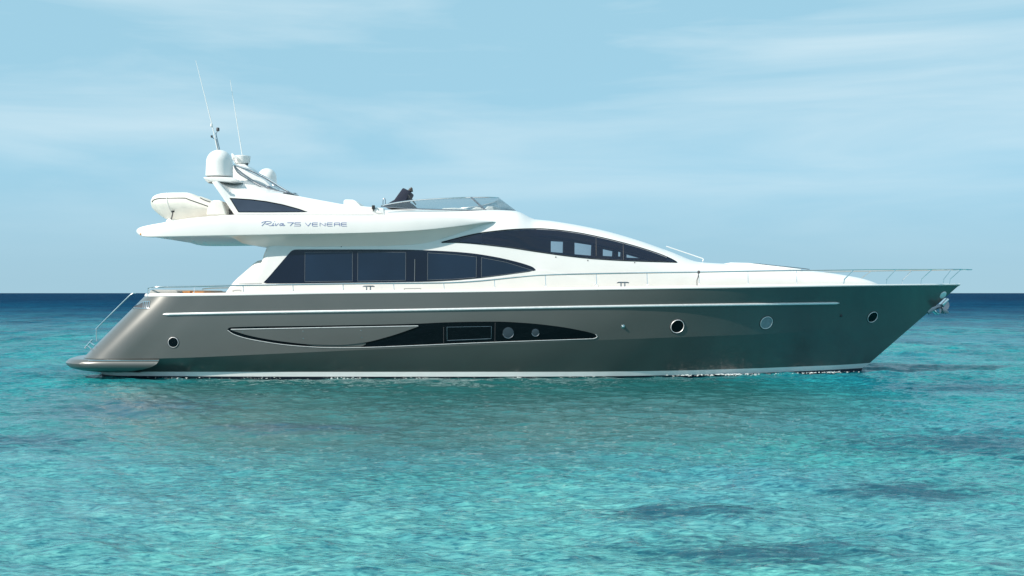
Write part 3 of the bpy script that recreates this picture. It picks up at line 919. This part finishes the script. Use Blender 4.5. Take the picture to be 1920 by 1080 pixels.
fly = link_mesh('flybridge_deck', V, Fs, M_WHITE, yacht, sharp=28)
FB = bvh_of(fly)
# seam between coaming and wing side + small fittings
tube('mould_seam', surf_path(FB, [(470, 441.6), (473, 440)], 0.0), 0.004, M_GREYLINE, fly, seg=6)
for px, py in ((264, 439), ):
    c, n = hit(FB, px, py)
    lathe('stern_light', [(0.03, -0.01), (0.03, 0.01), (0.018, 0.02), (0, 0.022)], c, M_TEAK, fly, axis=n, seg=14)
for px, py in ((320, 447.5), (362, 451), (384, 453.5), (305, 446.6)):
    c, n = hit(FB, px, py)
    if c is not None: lathe('soffit_light', [(0.05, -0.002), (0.05, 0.006), (0.035, 0.009), (0, 0.009)], c, M_CHROME, fly, axis=n, seg=20)

# lettering on the wing side
def letters():
    S = []
    def c1(x, y): return (240 + x/4.3636, 260 + y/4.3636)
    def add(pts, sm=True): S.append(([c1(*p) for p in pts], sm))
    add([(1126, 680), (1112, 696), (1094, 713)])
    add([(1092, 690), (1104, 682), (1130, 677), (1160, 677), (1172, 683), (1160, 692), (1124, 698), (1142, 701), (1162, 712), (1182, 707)])
    add([(1192, 690), (1180, 708), (1185, 712), (1196, 706)]); add([(1197, 680), (1201, 677)], False)
    add([(1208, 692), (1206, 708), (1211, 711), (1232, 692)])
    add([(1272, 695), (1254, 693), (1240, 704), (1246, 712), (1262, 703), (1272, 695), (1264, 708), (1270, 712), (1284, 707)])
    # squared extended capitals, t = top y, b = bottom y (crop units)
    t, b = 687, 714; mid = 700
    add([(1304, t), (1356, t), (1340, 698), (1326, b)], False)
    add([(1412, t), (1366, t), (1363, 699), (1405, 699), (1411, 703), (1408, b), (1358, b)], False)
    def V_(x): add([(x, t+1), (x+24, b+1), (x+46, t+1)], False)
    def E_(x):
        add([(x+44, t+1), (x+4, t+1), (x, t+5), (x, b-3), (x+4, b+1), (x+44, b+1)], False); add([(x, mid+1), (x+42, mid+1)], False)
    def N_(x): add([(x, b+1), (x, t+1), (x+42, b+1), (x+42, t+1)], False)
    def R_(x): add([(x, b+2), (x, t+3), (x+4, t+1), (x+42, t+1), (x+44, t+4), (x+44, b+2)], False); add([(x, mid+2), (x+44, mid+2)], False)
    V_(1449); E_(1507); N_(1570); E_(1628); R_(1688); E_(1745)
    return S
words = {}
for pts, sm in letters():
    w_ = 0 if pts[0][0] < 537 else (1 if pts[0][0] < 568 else 2)
    pp = surf_path(FB, pts, 0.004, 1.2, smooth=sm)
    if len(pp) > 1: bm_tube(words.setdefault(w_, bmesh.new()), pp, 0.0062, 6)
for w_ in words: link_bm('name_lettering', words[w_], M_BLUE, fly)

# ------------------------------------------------------------------ radar arch and coaming
arch = None
side_px = [(440.5, 403), (398, 341.5), (409, 340), (421, 354), (434, 368.5), (458, 370.5), (473, 370), (487, 365), (500, 362.3), (520, 362), (560, 368), (600, 375.5), (640, 382.8), (680, 387.2), (702, 388.8), (720, 391), (722, 403)]
arch = prism('radar_arch', side_px, -2.35, -2.42, -2.24, M_WHITE, yacht, bevel=0.025)
prism('arch_panel', side_px, -2.35, 2.24, 2.42, M_WHITE, arch, bevel=0.025)
# shoulders sloping inwards from the side panels up to the cross beam
lo_ = smooth_path([W(a, b, -2.26) for a, b in ((409, 342), (421, 356), (434, 370), (458, 371.5), (473, 371), (487, 366), (500, 363.2), (530, 364))], 4)
up_ = smooth_path([W(a, b, -0.85) for a, b in ((407, 341), (420, 340), (440, 339), (458, 339), (475, 343), (492, 349), (508, 354.5), (535, 365))], 4)
mid_ = [a.lerp(b, 0.5) + Vector((0, -0.06, 0.05)) for a, b in zip(lo_, up_)]
m = len(lo_)
V = []
for row in (lo_, mid_, up_): V += row
V += [Vector((p.x, p.y*0 - 0.2, p.z)) for p in up_] + [p + Vector((0.0, 0.05, -0.25)) for p in lo_]
Fs = [(j_*m + i_, j_*m + i_ + 1, (j_+1)*m + i_ + 1, (j_+1)*m + i_) for j_ in range(3) for i_ in range(m - 1)] + [(i_, 4*m + i_, 4*m + i_ + 1, i_ + 1) for i_ in range(m - 1)]
N = len(V)
V += [Vector((v.x, -v.y, v.z)) for v in V]; Fs += [tuple(N + q for q in f[::-1]) for f in Fs]
link_mesh('arch_shoulder', V, Fs, M_WHITE, arch, sharp=50)
beam_px = [(407, 343), (455, 339.5), (478, 344.5), (512, 355.5), (545, 367), (520, 376), (470, 378), (437, 376), (425, 364)]
prism('arch_beam', beam_px, -0.85, -0.95, 0.95, M_WHITE, arch, bevel=0.03, seg=4)
prism('arch_shelf', [(386, 334), (388, 337.5), (400, 341.5), (436, 343), (450, 340.5), (440, 334.5), (420, 333.4)], -1.6, -1.85, 1.85, M_WHITE, arch, bevel=0.02)
prism('arch_pedestal', [(439, 312), (442, 309), (462, 309), (480, 325), (500, 340), (512, 352), (440, 345)], -0.4, -0.55, 0.55, M_WHITE, arch, bevel=0.05, seg=4)
AB = bvh_of(arch)
aw = patch('arch_window', AB, [(430.5, 371.2), (440, 371.6), (470, 373.4), (500, 377.2), (530, 383), (560, 391.2), (576.5, 397)], [(430.5, 371.8), (434, 377), (440, 387), (447, 398.2), (500, 398.3), (560, 397.8), (576.5, 397.4)], M_BLACK, arch, off=0.006, depth=0.010, ncol=50, nrow=5, linear=True)
M_ARCHGLASS = simple('smoke_glass', (0.042, 0.055, 0.085), 0.08, var=0.15, nscale=1.5)
patch('arch_pane', AB, [(434, 373), (440, 373.4), (470, 375.4), (500, 379.2), (530, 385), (560, 393), (570, 396.2)], [(434, 374), (440, 383.8), (448, 396.8), (500, 396.9), (560, 396.6), (570, 396.5)], M_ARCHGLASS, aw, off=0.012, depth=0.005, ncol=50, nrow=5, linear=True)

# satellite domes
def dome(cx, cy_base, r, h, y, top=1.0):
    c = W(cx, cy_base, y)
    prof = [(r*0.90, -0.03), (r*0.92, 0.02), (r*1.0, 0.03)]
    body = h - r*top*0.95
    for k in range(1, 5): prof.append((r*(1.0 - 0.012*k), 0.03 + (body - 0.03)*k/4))
    for k in range(1, 15):
        a = math.pi/2*k/14
        prof.append((r*0.952*max(0, math.cos(a))**0.92 if k < 14 else 0, body + (h - body)*math.sin(a)))
    return lathe('satellite_dome', prof, c, M_WHITE, arch, seg=56, sharp=60)
d1 = dome(411.5, 332.5, 0.372, 0.755, -1.30)
lathe('dome_foot', [(0.33, -0.05), (0.34, 0.0), (0.345, 0.012), (0.30, 0.016)], W(411.5, 333.2, -1.30), M_SHADOWGREY, d1, seg=48)
lathe('dome_base', [(0.30, -0.16), (0.37, -0.10), (0.39, -0.055), (0.385, -0.03), (0.34, -0.02)], W(411.5, 332.5, -1.30), M_WHITE, d1, seg=48)
dome(501, 352, 0.29, 0.58, 1.25)

# radar scanner
c = W(453.5, 309, 0.0)
rad = lathe('radar_scanner', [(0.10, -0.06), (0.11, 0.0), (0.17, 0.01), (0.215, 0.04), (0.235, 0.11), (0.245, 0.20), (0.25, 0.235), (0.24, 0.25), (0.1, 0.262), (0, 0.265)], c, M_WHITE, arch, seg=40)
bm = bmesh.new()
for q in (444, 452, 460, 463.5):
    bm_tube(bm, [W(q, 316, -0.1), W(q, 306, -0.1)], 0.025, 8)
link_bm('scanner_legs', bm, M_SHADOWGREY, rad)
prism('searchlight', [(434.5, 289), (437, 287.8), (448, 297.6), (446, 299), (440, 296.5), (436.5, 301)], -0.35, -0.42, -0.28, M_WHITE, arch, bevel=0.012)

# whip antennas and mast lights
tube('whip_antenna', [W(408.5, 284, -0.45), W(397, 232, -0.45), W(367, 113, -0.45)], [0.016, 0.013, 0.006], M_WHITE, arch, seg=8)
tube('whip_antenna', [W(455, 296, 0.15), W(446, 240, 0.15), W(431.5, 150, 0.15)], [0.014, 0.011, 0.006], M_WHITE, arch, seg=8)
mast = tube('light_mast', [W(413, 285, -0.4), W(407.5, 262, -0.4), W(404.5, 249, -0.4)], 0.013, M_DARKSTEEL, arch, seg=6)
bm = bmesh.new()
bm_tube(bm, [W(410, 285, -0.45), W(405.5, 262, -0.45)], 0.010, 6)
bm_tube(bm, [W(406, 262, -0.45), W(396, 257, -0.45)], 0.011, 6)
bm_tube(bm, [W(405, 251, -0.4), W(409, 244, -0.4)], 0.010, 6)
link_bm('mast_bracket', bm, M_DARKSTEEL, mast)
lathe('mast_light', [(0.03, 0), (0.045, 0.01), (0.045, 0.085), (0.035, 0.10), (0, 0.105)], W(408.5, 246, -0.4), M_SHADOWGREY, mast, seg=16)
lathe('mast_light', [(0.02, 0), (0.034, 0.01), (0.03, 0.09), (0, 0.10)], W(396.5, 238, -0.45), M_WHITE, mast, seg=16)
lathe('mast_light', [(0.02, 0), (0.03, 0.01), (0.03, 0.06), (0, 0.07)], W(397, 258, -0.45), M_SHADOWGREY, mast, seg=16)

# folded bimini frame: bowed steel tubes
bim = empty('bimini_frame', (0, 0, 0), yacht)
for dy, up in ((-1.35, 0), (-1.30, 1), (-1.10, 2), (-1.25, 3), (-1.0, 4), (-1.15, 5)):
    if up % 2 == 0:
        P = [(438, 308.5 + up*.5), (452, 312.5 + up*.6), (475, 320 + up*1.5), (500, 333 + up*1.5), (525, 349 + up*1.5), (545, 361 + up*.5), (560, 367 + up*.3)]
    else:
        P = [(439, 310 + up*.5), (447, 317 + up*1.5), (462, 329 + up), (485, 343 + up), (512, 353 + up*1.7), (540, 362 + up*.6), (552, 365 + up*.3)]
    tube('frame_tube', smooth_path([W(a, b, dy) for a, b in P], 6), 0.016, M_DARKSTEEL if up in (1, 2, 5) else M_CHROME, bim, seg=8)
for a, b in ((505, 351), (541, 362), (553, 364)):
    rbox('frame_clamp', W(a, b, -1.2), (0.10, 0.3, 0.05), M_DARKSTEEL, bim, 0.012)
tube('frame_foot', [W(540, 362, -1.3), W(556, 363, -1.3), W(559.5, 368, -1.3)], 0.014, M_CHROME, bim, seg=8)

# ------------------------------------------------------------------ flybridge fittings
prism('bench_backrest', [(645, 392), (645.3, 377), (648, 374.6), (662, 374.8), (668, 377), (676, 385), (684, 392)], -1.8, -1.9, 1.6, M_VINYL, yacht, bevel=0.05, seg=4)
nl = prism('navigation_light', [(697.8, 385.3), (703, 385.3), (703, 392), (701.5, 393), (701, 395.5), (699.8, 395.5), (699.5, 393), (697.8, 392)], -2.42, -2.50, -2.40, M_RUBBER, yacht, bevel=0.006, seg=2)
prism('light_bracket', [(697.5, 395.4), (703.5, 395.4), (706, 399), (718, 400.6), (706, 392), (703.5, 392.5)], -2.40, -2.46, -2.30, M_WHITE, nl, bevel=0.008)

# wind screen: glass wrapped round the front of the flybridge
base = [(714, 387, -2.10), (760, 390.5, -2.06), (830, 393.3, -1.98), (885, 394.6, -1.82), (925, 395.2, -1.50), (950, 395.6, -1.0), (966, 396.2, -0.45), (970, 396.4, 0)]
topc = [(714, 385.3, -2.10), (745, 379.6, -2.04), (790, 374, -1.92), (845, 371, -1.78), (885, 369.6, -1.50), (915, 369.4, -1.0), (932, 370.4, -0.45), (936, 371, 0)]
bp_ = smooth_path([W(*p) for p in base], 8); tp_ = smooth_path([W(*p) for p in topc], 8)
bp_ = bp_ + [Vector((p.x, -p.y, p.z)) for p in bp_[-2::-1]]
tp_ = tp_ + [Vector((p.x, -p.y, p.z)) for p in tp_[-2::-1]]
m = len(bp_)
V = []
for j in range(4):
    for a, b in zip(bp_, tp_): V.append(a.lerp(b, j/3))
Fs = [(j*m + i, j*m + i + 1, (j+1)*m + i + 1, (j+1)*m + i) for j in range(3) for i in range(m - 1)]
ws = link_mesh('windscreen', V, Fs, M_SCREEN, yacht, sharp=60)
sm = ws.modifiers.new('thick', 'SOLIDIFY'); sm.thickness = 0.008
tube('windscreen_rail', tp_, 0.015, M_CHROME, ws, seg=8)
tube('windscreen_base', bp_, 0.014, M_DARKSTEEL, ws, seg=8)
for s in (1, -1):
    a, b = W(884, 370.5, -1.52), W(911, 394.8, -1.66)
    tube('windscreen_strut', [Vector((a.x, a.y*s, a.z)), Vector((b.x, b.y*s, b.z))], 0.026, M_DARKSTEEL, ws, seg=8)
# helm behind the screen
helm = prism('helm_console', [(722, 388), (742, 376.5), (757, 355.5), (759, 354.8), (771.5, 360.8), (771.5, 363.5), (764, 377), (778, 386), (781, 392), (740, 392)], -1.0, -1.35, -0.35, M_NAVYCLOTH, yacht, bevel=0.025)
bm = bmesh.new()
c = W(772.5, 374.5, -1.38); R_ = 0.165
tilt = Matrix.Rotation(math.radians(-38), 4, 'Y')
ringp = [c + tilt @ Vector((0.0, math.cos(t)*R_, math.sin(t)*R_)) for t in np.linspace(0, 2*math.pi, 33)[:-1]]
bm_tube(bm, ringp, 0.016, 8, closed=True)
for t in (0.5, 2.6, 4.7): bm_tube(bm, [c, c + tilt @ Vector((0, math.cos(t)*R_, math.sin(t)*R_))], 0.012, 6)
link_bm('steering_wheel', bm, M_RUBBER, helm)
bm = bmesh.new()
bm_tube(bm, [W(764, 362, -1.1), W(769, 355, -1.1), W(773, 352.5, -1.1)], 0.035, 8)
bm_tube(bm, [W(768, 358, -1.1), W(774, 357, -1.1)], 0.04, 8)
link_bm('throttle_lever', bm, M_RUBBER, helm)
seat = prism('helm_seat', [(828, 397), (832, 392.5), (850, 391.5), (878, 393), (878, 397)], -1.0, -1.4, -0.4, M_VINYL, yacht, bevel=0.04)
prism('companion_seat', [(880, 396), (893, 389.5), (900, 389.8), (912, 396)], -0.9, -1.2, 1.2, M_VINYL, yacht, bevel=0.03)
prism('dashboard', [(905, 397), (915, 388), (930, 389), (944, 397)], -0.7, -1.0, 1.0, M_VINYL, yacht, bevel=0.03)
tube('grab_loop', smooth_path([W(718, 385, -1.7), W(718.5, 375, -1.7), W(720.5, 372, -1.7), W(722.5, 375, -1.7), W(722.5, 385, -1.7)], 5), 0.012, M_DARKSTEEL, yacht, seg=6)

# crane housing beside the arch foot
ch = prism('crane_housing', [(393, 405), (393.5, 399), (396, 389), (402, 378.5), (407, 377), (419, 377.5), (423, 381), (428, 397), (430, 405)], -2.0, -2.3, -1.75, M_CREAM, yacht, bevel=0.05, seg=4)
bm = bmesh.new()
bm_tube(bm, [W(430, 392, -2.1), W(431, 403, -2.1)], 0.02, 8); bm_tube(bm, [W(434, 394, -2.1), W(434.5, 403, -2.1)], 0.028, 8)
link_bm('crane_hinge', bm, M_SHADOWGREY, ch)

# ------------------------------------------------------------------ fore deck
def on_roof(x, y):
    loc, n, i, dd = CB.ray_cast(Vector((x, y, 10)), Vector((0, 0, -1)))
    return loc
for y in (-0.75, -0.35):
    tube('windscreen_wiper', [W(1249, 462, y), W(1251, 462.4, y), W(1317, 484.5, y), W(1319, 486, y), W(1317.5, 490, y)], 0.014, M_WHITE, yacht, seg=8)
prism('sunpad', [(1366, 494.8), (1368, 492.6), (1400, 493.2), (1430, 496.5), (1470, 501), (1500, 505), (1500, 508), (1366, 500)], -0.7, -0.85, 0.85, M_VINYL, yacht, bevel=0.02)
tube('coachroof_rail', smooth_path([W(1400, 495, -0.8), W(1420, 494.6, -0.8), W(1460, 498.8, -0.75), W(1500, 502.8, -0.65), W(1518, 505.2, -0.6)], 5), 0.012, M_DARKSTEEL, yacht, seg=6)

# ------------------------------------------------------------------ rails
RT = [(360, 537.2), (430, 535.6), (560, 533.6), (700, 531.8), (800, 531), (850, 530), (900, 527), (950, 522), (985, 518.4), (1010, 516.4), (1045, 514.9), (1118, 513.3), (1213, 511.6), (1310, 510.2), (1402, 508.5), (1493, 507.1), (1600, 505.7), (1700, 505)]
def rail_y(px): return -(float(np.interp(px, [p[0] for p in SHEER], [p[2] for p in SHEER])) - 0.10)
rp = [W(278, 540.5, rail_y(300) + 0.25), W(285, 538.6, rail_y(310) + 0.08), W(300, 538, rail_y(320))] + [W(a, b, rail_y(a)) for a, b in RT]
near = smooth_path(rp, 5)
tail = [W(1760, 504.8, -0.66), W(1795, 504.8, -0.40), W(1815, 505, -0.18), W(1822, 505.2, 0)]
tail = smooth_path([near[-1]] + tail, 6)[1:]
st_rail = near + tail
full = st_rail + [Vector((p.x, -p.y, p.z)) for p in st_rail[-2::-1]]
# drop coincident neighbours
ff = [full[0]]
for p in full[1:]:
    if (p - ff[-1]).length > 1e-4: ff.append(p)
rail = tube('guard_rail', ff, 0.019, M_CHROME, yacht, seg=8)
rail_x = [p.x for p in st_rail]
def rail_at(x):
    i = int(np.searchsorted(rail_x, x)); i = min(max(i, 1), len(st_rail) - 1)
    a, b = st_rail[i-1], st_rail[i]
    t = (x - a.x)/max(1e-6, b.x - a.x)
    return a.lerp(b, t)
def stanchion(pts, r=0.014):
    for s in (1, -1):
        tube('stanchion', [Vector((p.x, p.y*s, p.z)) for p in pts], r, M_CHROME, rail, seg=8)
bz = lambda x: sheer_z(x) + 0.03
for px in (363, 455.5, 549, 643, 738, 832, 927, 1022.5, 1118, 1213, 1310, 1402, 1493):
    x = WX(px, rail_y(px)); t = rail_at(x); yb = t.y + 0.0
    stanchion([Vector((x, t.y, t.z)), Vector((x + 0.012, yb, bz(x) + 0.09)), Vector((x + 0.012, yb - 0.02, bz(x) + 0.05)), Vector((x + 0.03, yb - 0.02, bz(x) + 0.035)), Vector((x + 0.03, yb - 0.02, bz(x) - 0.03))], 0.011)
stanchion([W(277.5, 540.5, rail_y(300) + 0.25), W(277.5, 556, rail_y(300) + 0.25)], 0.016)
for px, tpx, yb in ((1581, 1601, 1.62), (1660.5, 1680, 1.18), (1725.5, 1747, 0.70), (1779.5, 1801, 0.22)):
    x = WX(px, -yb); 
    p0 = Vector((x, -yb, bz(x) - 0.02)); p1 = Vector((x + 0.03, -yb, bz(x) + 0.14))
    xt = WX(tpx, rail_at(WX(tpx, -yb)).y); tt = rail_at(xt)
    stanchion(smooth_path([p0, p1.lerp(p0, .15), p1, p1.lerp(tt, .15), tt], 4), 0.017)
# rope end tied on the rail
k = rail_at(WX(1310, rail_y(1310)))
bm = bmesh.new()
bm_lathe(bm, [(0, -0.045), (0.035, -0.03), (0.04, 0.0), (0.03, 0.035), (0, 0.045)], k, seg=10)
bm_tube(bm, smooth_path([k, k + Vector((-0.02, -0.03, -0.12)), k + Vector((-0.05, -0.03, -0.22)), k + Vector((-0.045, -0.02, -0.38))], 5), 0.012, 6)
link_bm('rope_tie', bm, M_SHADOWGREY, rail)
# deck cleats
for px in (691, 1168):
    yy = rail_y(px) - 0.03; x = WX(px, yy); z = bz(x) + 0.03
    bm = bmesh.new()
    bm_tube(bm, [Vector((x - 0.16, yy, z + 0.10)), Vector((x - 0.12, yy, z + 0.112)), Vector((x + 0.12, yy, z + 0.112)), Vector((x + 0.16, yy, z + 0.10))], [0.012, 0.018, 0.018, 0.012], 8)
    for dx in (-0.05, 0.05): bm_tube(bm, [Vector((x + dx, yy, z - 0.05)), Vector((x + dx, yy, z + 0.11))], 0.017, 8)
    link_bm('mooring_cleat', bm, M_DARKSTEEL, yacht)
# locker hatches on the cabin side
for u, l in (([(437, 544), (451, 543.5)], [(436, 549.5), (451, 549)]), ([(758, 541), (789, 540.8)], [(758, 544.6), (789, 544.4)])):
    tube('locker_hatch', surf_path(CB, u + l[::-1] + [u[0]], 0.018, smooth=False), 0.005, M_GREYLINE, cabin, seg=6)

# drain spigots and moulding seams
for bv, par, pts in ((FB, fly, ((640, 462.5), (736, 462.5), (824, 451.5), (820, 455.5))), (CB, cabin, ((1042, 482), (1102, 488.5), (1190, 492.5)))):
    for px, py in pts:
        c, n = hit(bv, px, py)
        if c is not None: lathe('drain_spigot', [(0.016, -0.004), (0.016, 0.006), (0.009, 0.012), (0, 0.012)], c, M_SHADOWGREY, par, axis=n, seg=12)
tube('mould_seam', surf_path(CB, [(436, 531.8), (460, 531.4), (491, 531.2)], 0.001), 0.005, M_GREYLINE, cabin, seg=6)
tube('mould_seam', surf_path(FB, [(445, 403.2), (560, 403.2), (700, 403.4)], 0.0), 0.005, M_GREYLINE, fly, seg=6)

# ------------------------------------------------------------------ aft deck
sofa = prism('aft_sofa', [(281.5, 556), (281.5, 547), (283.5, 544), (290, 543), (330, 544), (334, 546), (337, 556)], -2.4, -2.45, 1.9, M_SOFA, yacht, bevel=0.06, seg=4)
prism('teak_table', [(335, 547.5), (361, 545.5), (361, 550.5), (335, 551.5)], -1.9, -2.1, -0.8, M_TEAK, yacht, bevel=0.012)
prism('teak_bench', [(364, 547), (387, 546.5), (385, 551), (364, 551.5)], -1.9, -2.1, 0.6, M_TEAK, yacht, bevel=0.012)

# bow: hawse hole rim
c, n = hit(HB, 1768, 553)
if c is not None: lathe('hawse_pipe', [(0.115, -0.01), (0.115, 0.012), (0.10, 0.024), (0.08, 0.03), (0, 0.034)], c, M_STEEL, yacht, axis=n, seg=32)

# ------------------------------------------------------------------ anchor (stowed at the stem)
anchor = tag(empty('anchor', W(1750, 580, 0)), 'polished steel plough anchor stowed under the bow of the grey hull', 'anchor')
def aparent(o):
    o.parent = anchor; o.matrix_parent_inverse = Matrix.Translation(-Vector(anchor.location)); return o
aparent(prism('shank', [(1738, 583), (1744, 577), (1764, 569.5), (1768, 574), (1749, 584), (1741, 590)], 0, -0.035, 0.035, M_DARKSTEEL, None, bevel=0.012))
aparent(prism('crown', [(1762.5, 570), (1774, 558.5), (1777, 562), (1766, 574.5)], 0, -0.12, 0.12, M_CHROME, None, bevel=0.02))
for s in (-1, 1):
    bm = bmesh.new()
    P = [(1766.5, 573), (1774, 564), (1776.5, 568), (1776.5, 574), (1774, 579), (1771.5, 580.5)]
    A = [W(a, b, 0) for a, b in P]
    vs = [bm.verts.new(Vector((v.x, s*(0.06 + 0.08*k/5), v.z))) for k, v in enumerate(A)]
    bm.faces.new(vs)
    r = bmesh.ops.extrude_face_region(bm, geom=bm.faces[:])
    bmesh.ops.translate(bm, verts=[e for e in r['geom'] if isinstance(e, bmesh.types.BMVert)], vec=(0, 0.02*s, 0.0))
    aparent(link_bm('fluke', bm, M_DARKSTEEL, None))
aparent(prism('fluke_tip', [(1763, 576.5), (1767.5, 575), (1776.5, 587), (1766, 588)], -0.1, -0.24, 0.04, M_DARKSTEEL, None, bevel=0.01))
aparent(prism('stock', [(1749, 582), (1752, 580), (1760.5, 588), (1757, 590)], 0.1, 0.02, 0.26, M_CHROME, None, bevel=0.01))

# ------------------------------------------------------------------ dinghy on the aft overhang
dy0 = -0.95
ding = tag(empty('inflatable_dinghy', W(340, 414, dy0)), 'cream inflatable dinghy lashed on the aft overhang behind the radar arch', 'dinghy')
def dparent(o):
    o.parent = ding; o.matrix_parent_inverse = Matrix.Translation(-Vector(ding.location)); return o
# body: lofted bow-left, tubes rising at the bow
DX = [(282.5, 374, 390, 0.18), (285, 368, 396, 0.36), (291, 363.5, 403, 0.52), (300, 360.8, 409, 0.64), (320, 359.4, 414, 0.74), (345, 359.2, 415.5, 0.78), (356, 362, 415, 0.78), (370, 367.5, 413, 0.78), (397, 378, 409, 0.78), (440, 388, 408, 0.76), (470, 392, 408, 0.72), (478, 396, 405, 0.55)]
def dingbody():
    P = [p[0] for p in DX]; q = []
    for a, b in zip(P[:-1], P[1:]):
        k = max(2, int((b - a)/4)); q += [a + (b - a)*i/k for i in range(k)]
    q.append(P[-1])
    tp, bt, hb = [pchip(P, [p[j] for p in DX], q) for j in (1, 2, 3)]
    rings = []
    for px, t, b, h in zip(q, tp, bt, hb):
        yr_ = dy0 - h
        x = WX(px, yr_); zt = WZ(t, yr_); zb = WZ(b, yr_); H = zt - zb
        half = [(0, zt - H*0.10), (-h*0.35, zt - H*0.09), (-h*0.55, zt - H*0.03), (-h*0.68, zt), (-h*0.80, zt - H*0.02), (-h*0.93, zt - H*0.11), (-h*0.995, zt - H*0.24), (-h, zt - H*0.36), (-h*0.96, zt - H*0.48), (-h*0.86, zt - H*0.58), (-h*0.80, zt - H*0.64), (-h*0.70, zt - H*0.74), (-h*0.42, zt - H*0.92), (0, zb)]
        full = half + [(-y, z) for y, z in half[-2:0:-1]]
        rings.append([Vector((x, dy0 + y, z)) for y, z in full])
    return loft(rings)
V, Fs = dingbody()
db = link_mesh('tube', V, Fs, M_CREAM, None, sharp=50)
DB = bvh_of(db)
dparent(db)
stk = surf_path(DB, [(285.5, 378.5), (289, 374.6), (296, 372.6), (310, 371.8), (345, 371.6), (352, 373.5), (375, 381.5), (396, 389)], 0.006)
dparent(tube('rubbing_strake', stk, 0.013, M_SHADOWGREY, None, seg=6))
dparent(tube('lashing_strap', surf_path(DB, [(312.5, 360.8), (312.8, 372), (315, 384), (318, 392), (322, 398)], 0.006), 0.012, M_VINYL, None, seg=6))
dparent(tube('lashing_strap', surf_path(DB, [(322, 396), (324, 400), (322, 408), (320, 412)], 0.012), 0.014, M_SHADOWGREY, None, seg=6))
dparent(tube('grab_line', surf_path(DB, [(375, 372), (384, 376.5), (395, 380)], 0.02), 0.010, M_SHADOWGREY, None, seg=6))
dparent(rbox('tow_ring', W(324.5, 396.5, dy0 - 0.66), (0.07, 0.05, 0.05), M_RUBBER, None, 0.012))
dparent(prism('chock', [(318, 415), (322, 411), (345, 411), (348, 420), (316, 420)], dy0, dy0 - 0.3, dy0 + 0.3, M_WHITE, None, bevel=0.02))

# ------------------------------------------------------------------ foam where the ripples slap the hull
def build_foam():
    bm = bmesh.new()
    def fleck(x, y, z, r):
        n = random.randint(5, 8); st_ = random.uniform(1.2, 3.2)
        ring = []
        for k in range(n):
            a = 2*math.pi*k/n; rr_ = r*random.uniform(0.5, 1.2)
            ring.append(bm.verts.new((x + math.cos(a)*rr_*st_, y + math.sin(a)*rr_*1.2, z)))
        t = bm.verts.new((x + random.uniform(-.3, .3)*r, y, z + r*random.uniform(0.5, 1.0)))
        b = bm.verts.new((x, y, z - r*0.5))
        for k in range(n):
            bm.faces.new((ring[k], ring[(k+1) % n], t)); bm.faces.new((ring[(k+1) % n], ring[k], b))
    wl = [(p.x, p.y) for p in lev_sb[NC:]]
    wx = [a for a, _ in wl]; wy = [b for _, b in wl]
    def at(x): return float(np.interp(x, wx, wy))
    clusters = [(-4.4, .25, 30, .012), (-8.9, .4, 40, .010), (6.1, .42, 110, .016), (4.9, .3, 60, .012), (8.2, .7, 120, .012), (-2.5, .3, 22, .009), (2.0, .4, 26, .009), (-6.6, .3, 20, .009), (0.2, .25, 20, .010), (9.1, .3, 50, .012)]
    for cx, sd, n, r in clusters:
        for i in range(n):
            x = random.gauss(cx, sd)
            y = at(x) - 0.03 - abs(random.gauss(0, 0.16))
            fleck(x, y, random.uniform(0.0, 0.028), r*random.uniform(0.4, 1.4))
    for i in range(60):
        x = random.uniform(-10, 9); y = at(x) - 0.02 - abs(random.gauss(0, 0.4))
        fleck(x, y, random.uniform(0.0, 0.02), random.uniform(0.003, 0.010))
    M_FOAM = simple('sea_foam', (0.78, 0.82, 0.82), 0.7, var=0.1, nscale=20)
    o = link_bm('foam', bm, M_FOAM, None, smooth=False)
    tag(o, 'flecks of white foam along the waterline of the grey hull', 'foam', kind='stuff')
build_foam()
print('scene done')
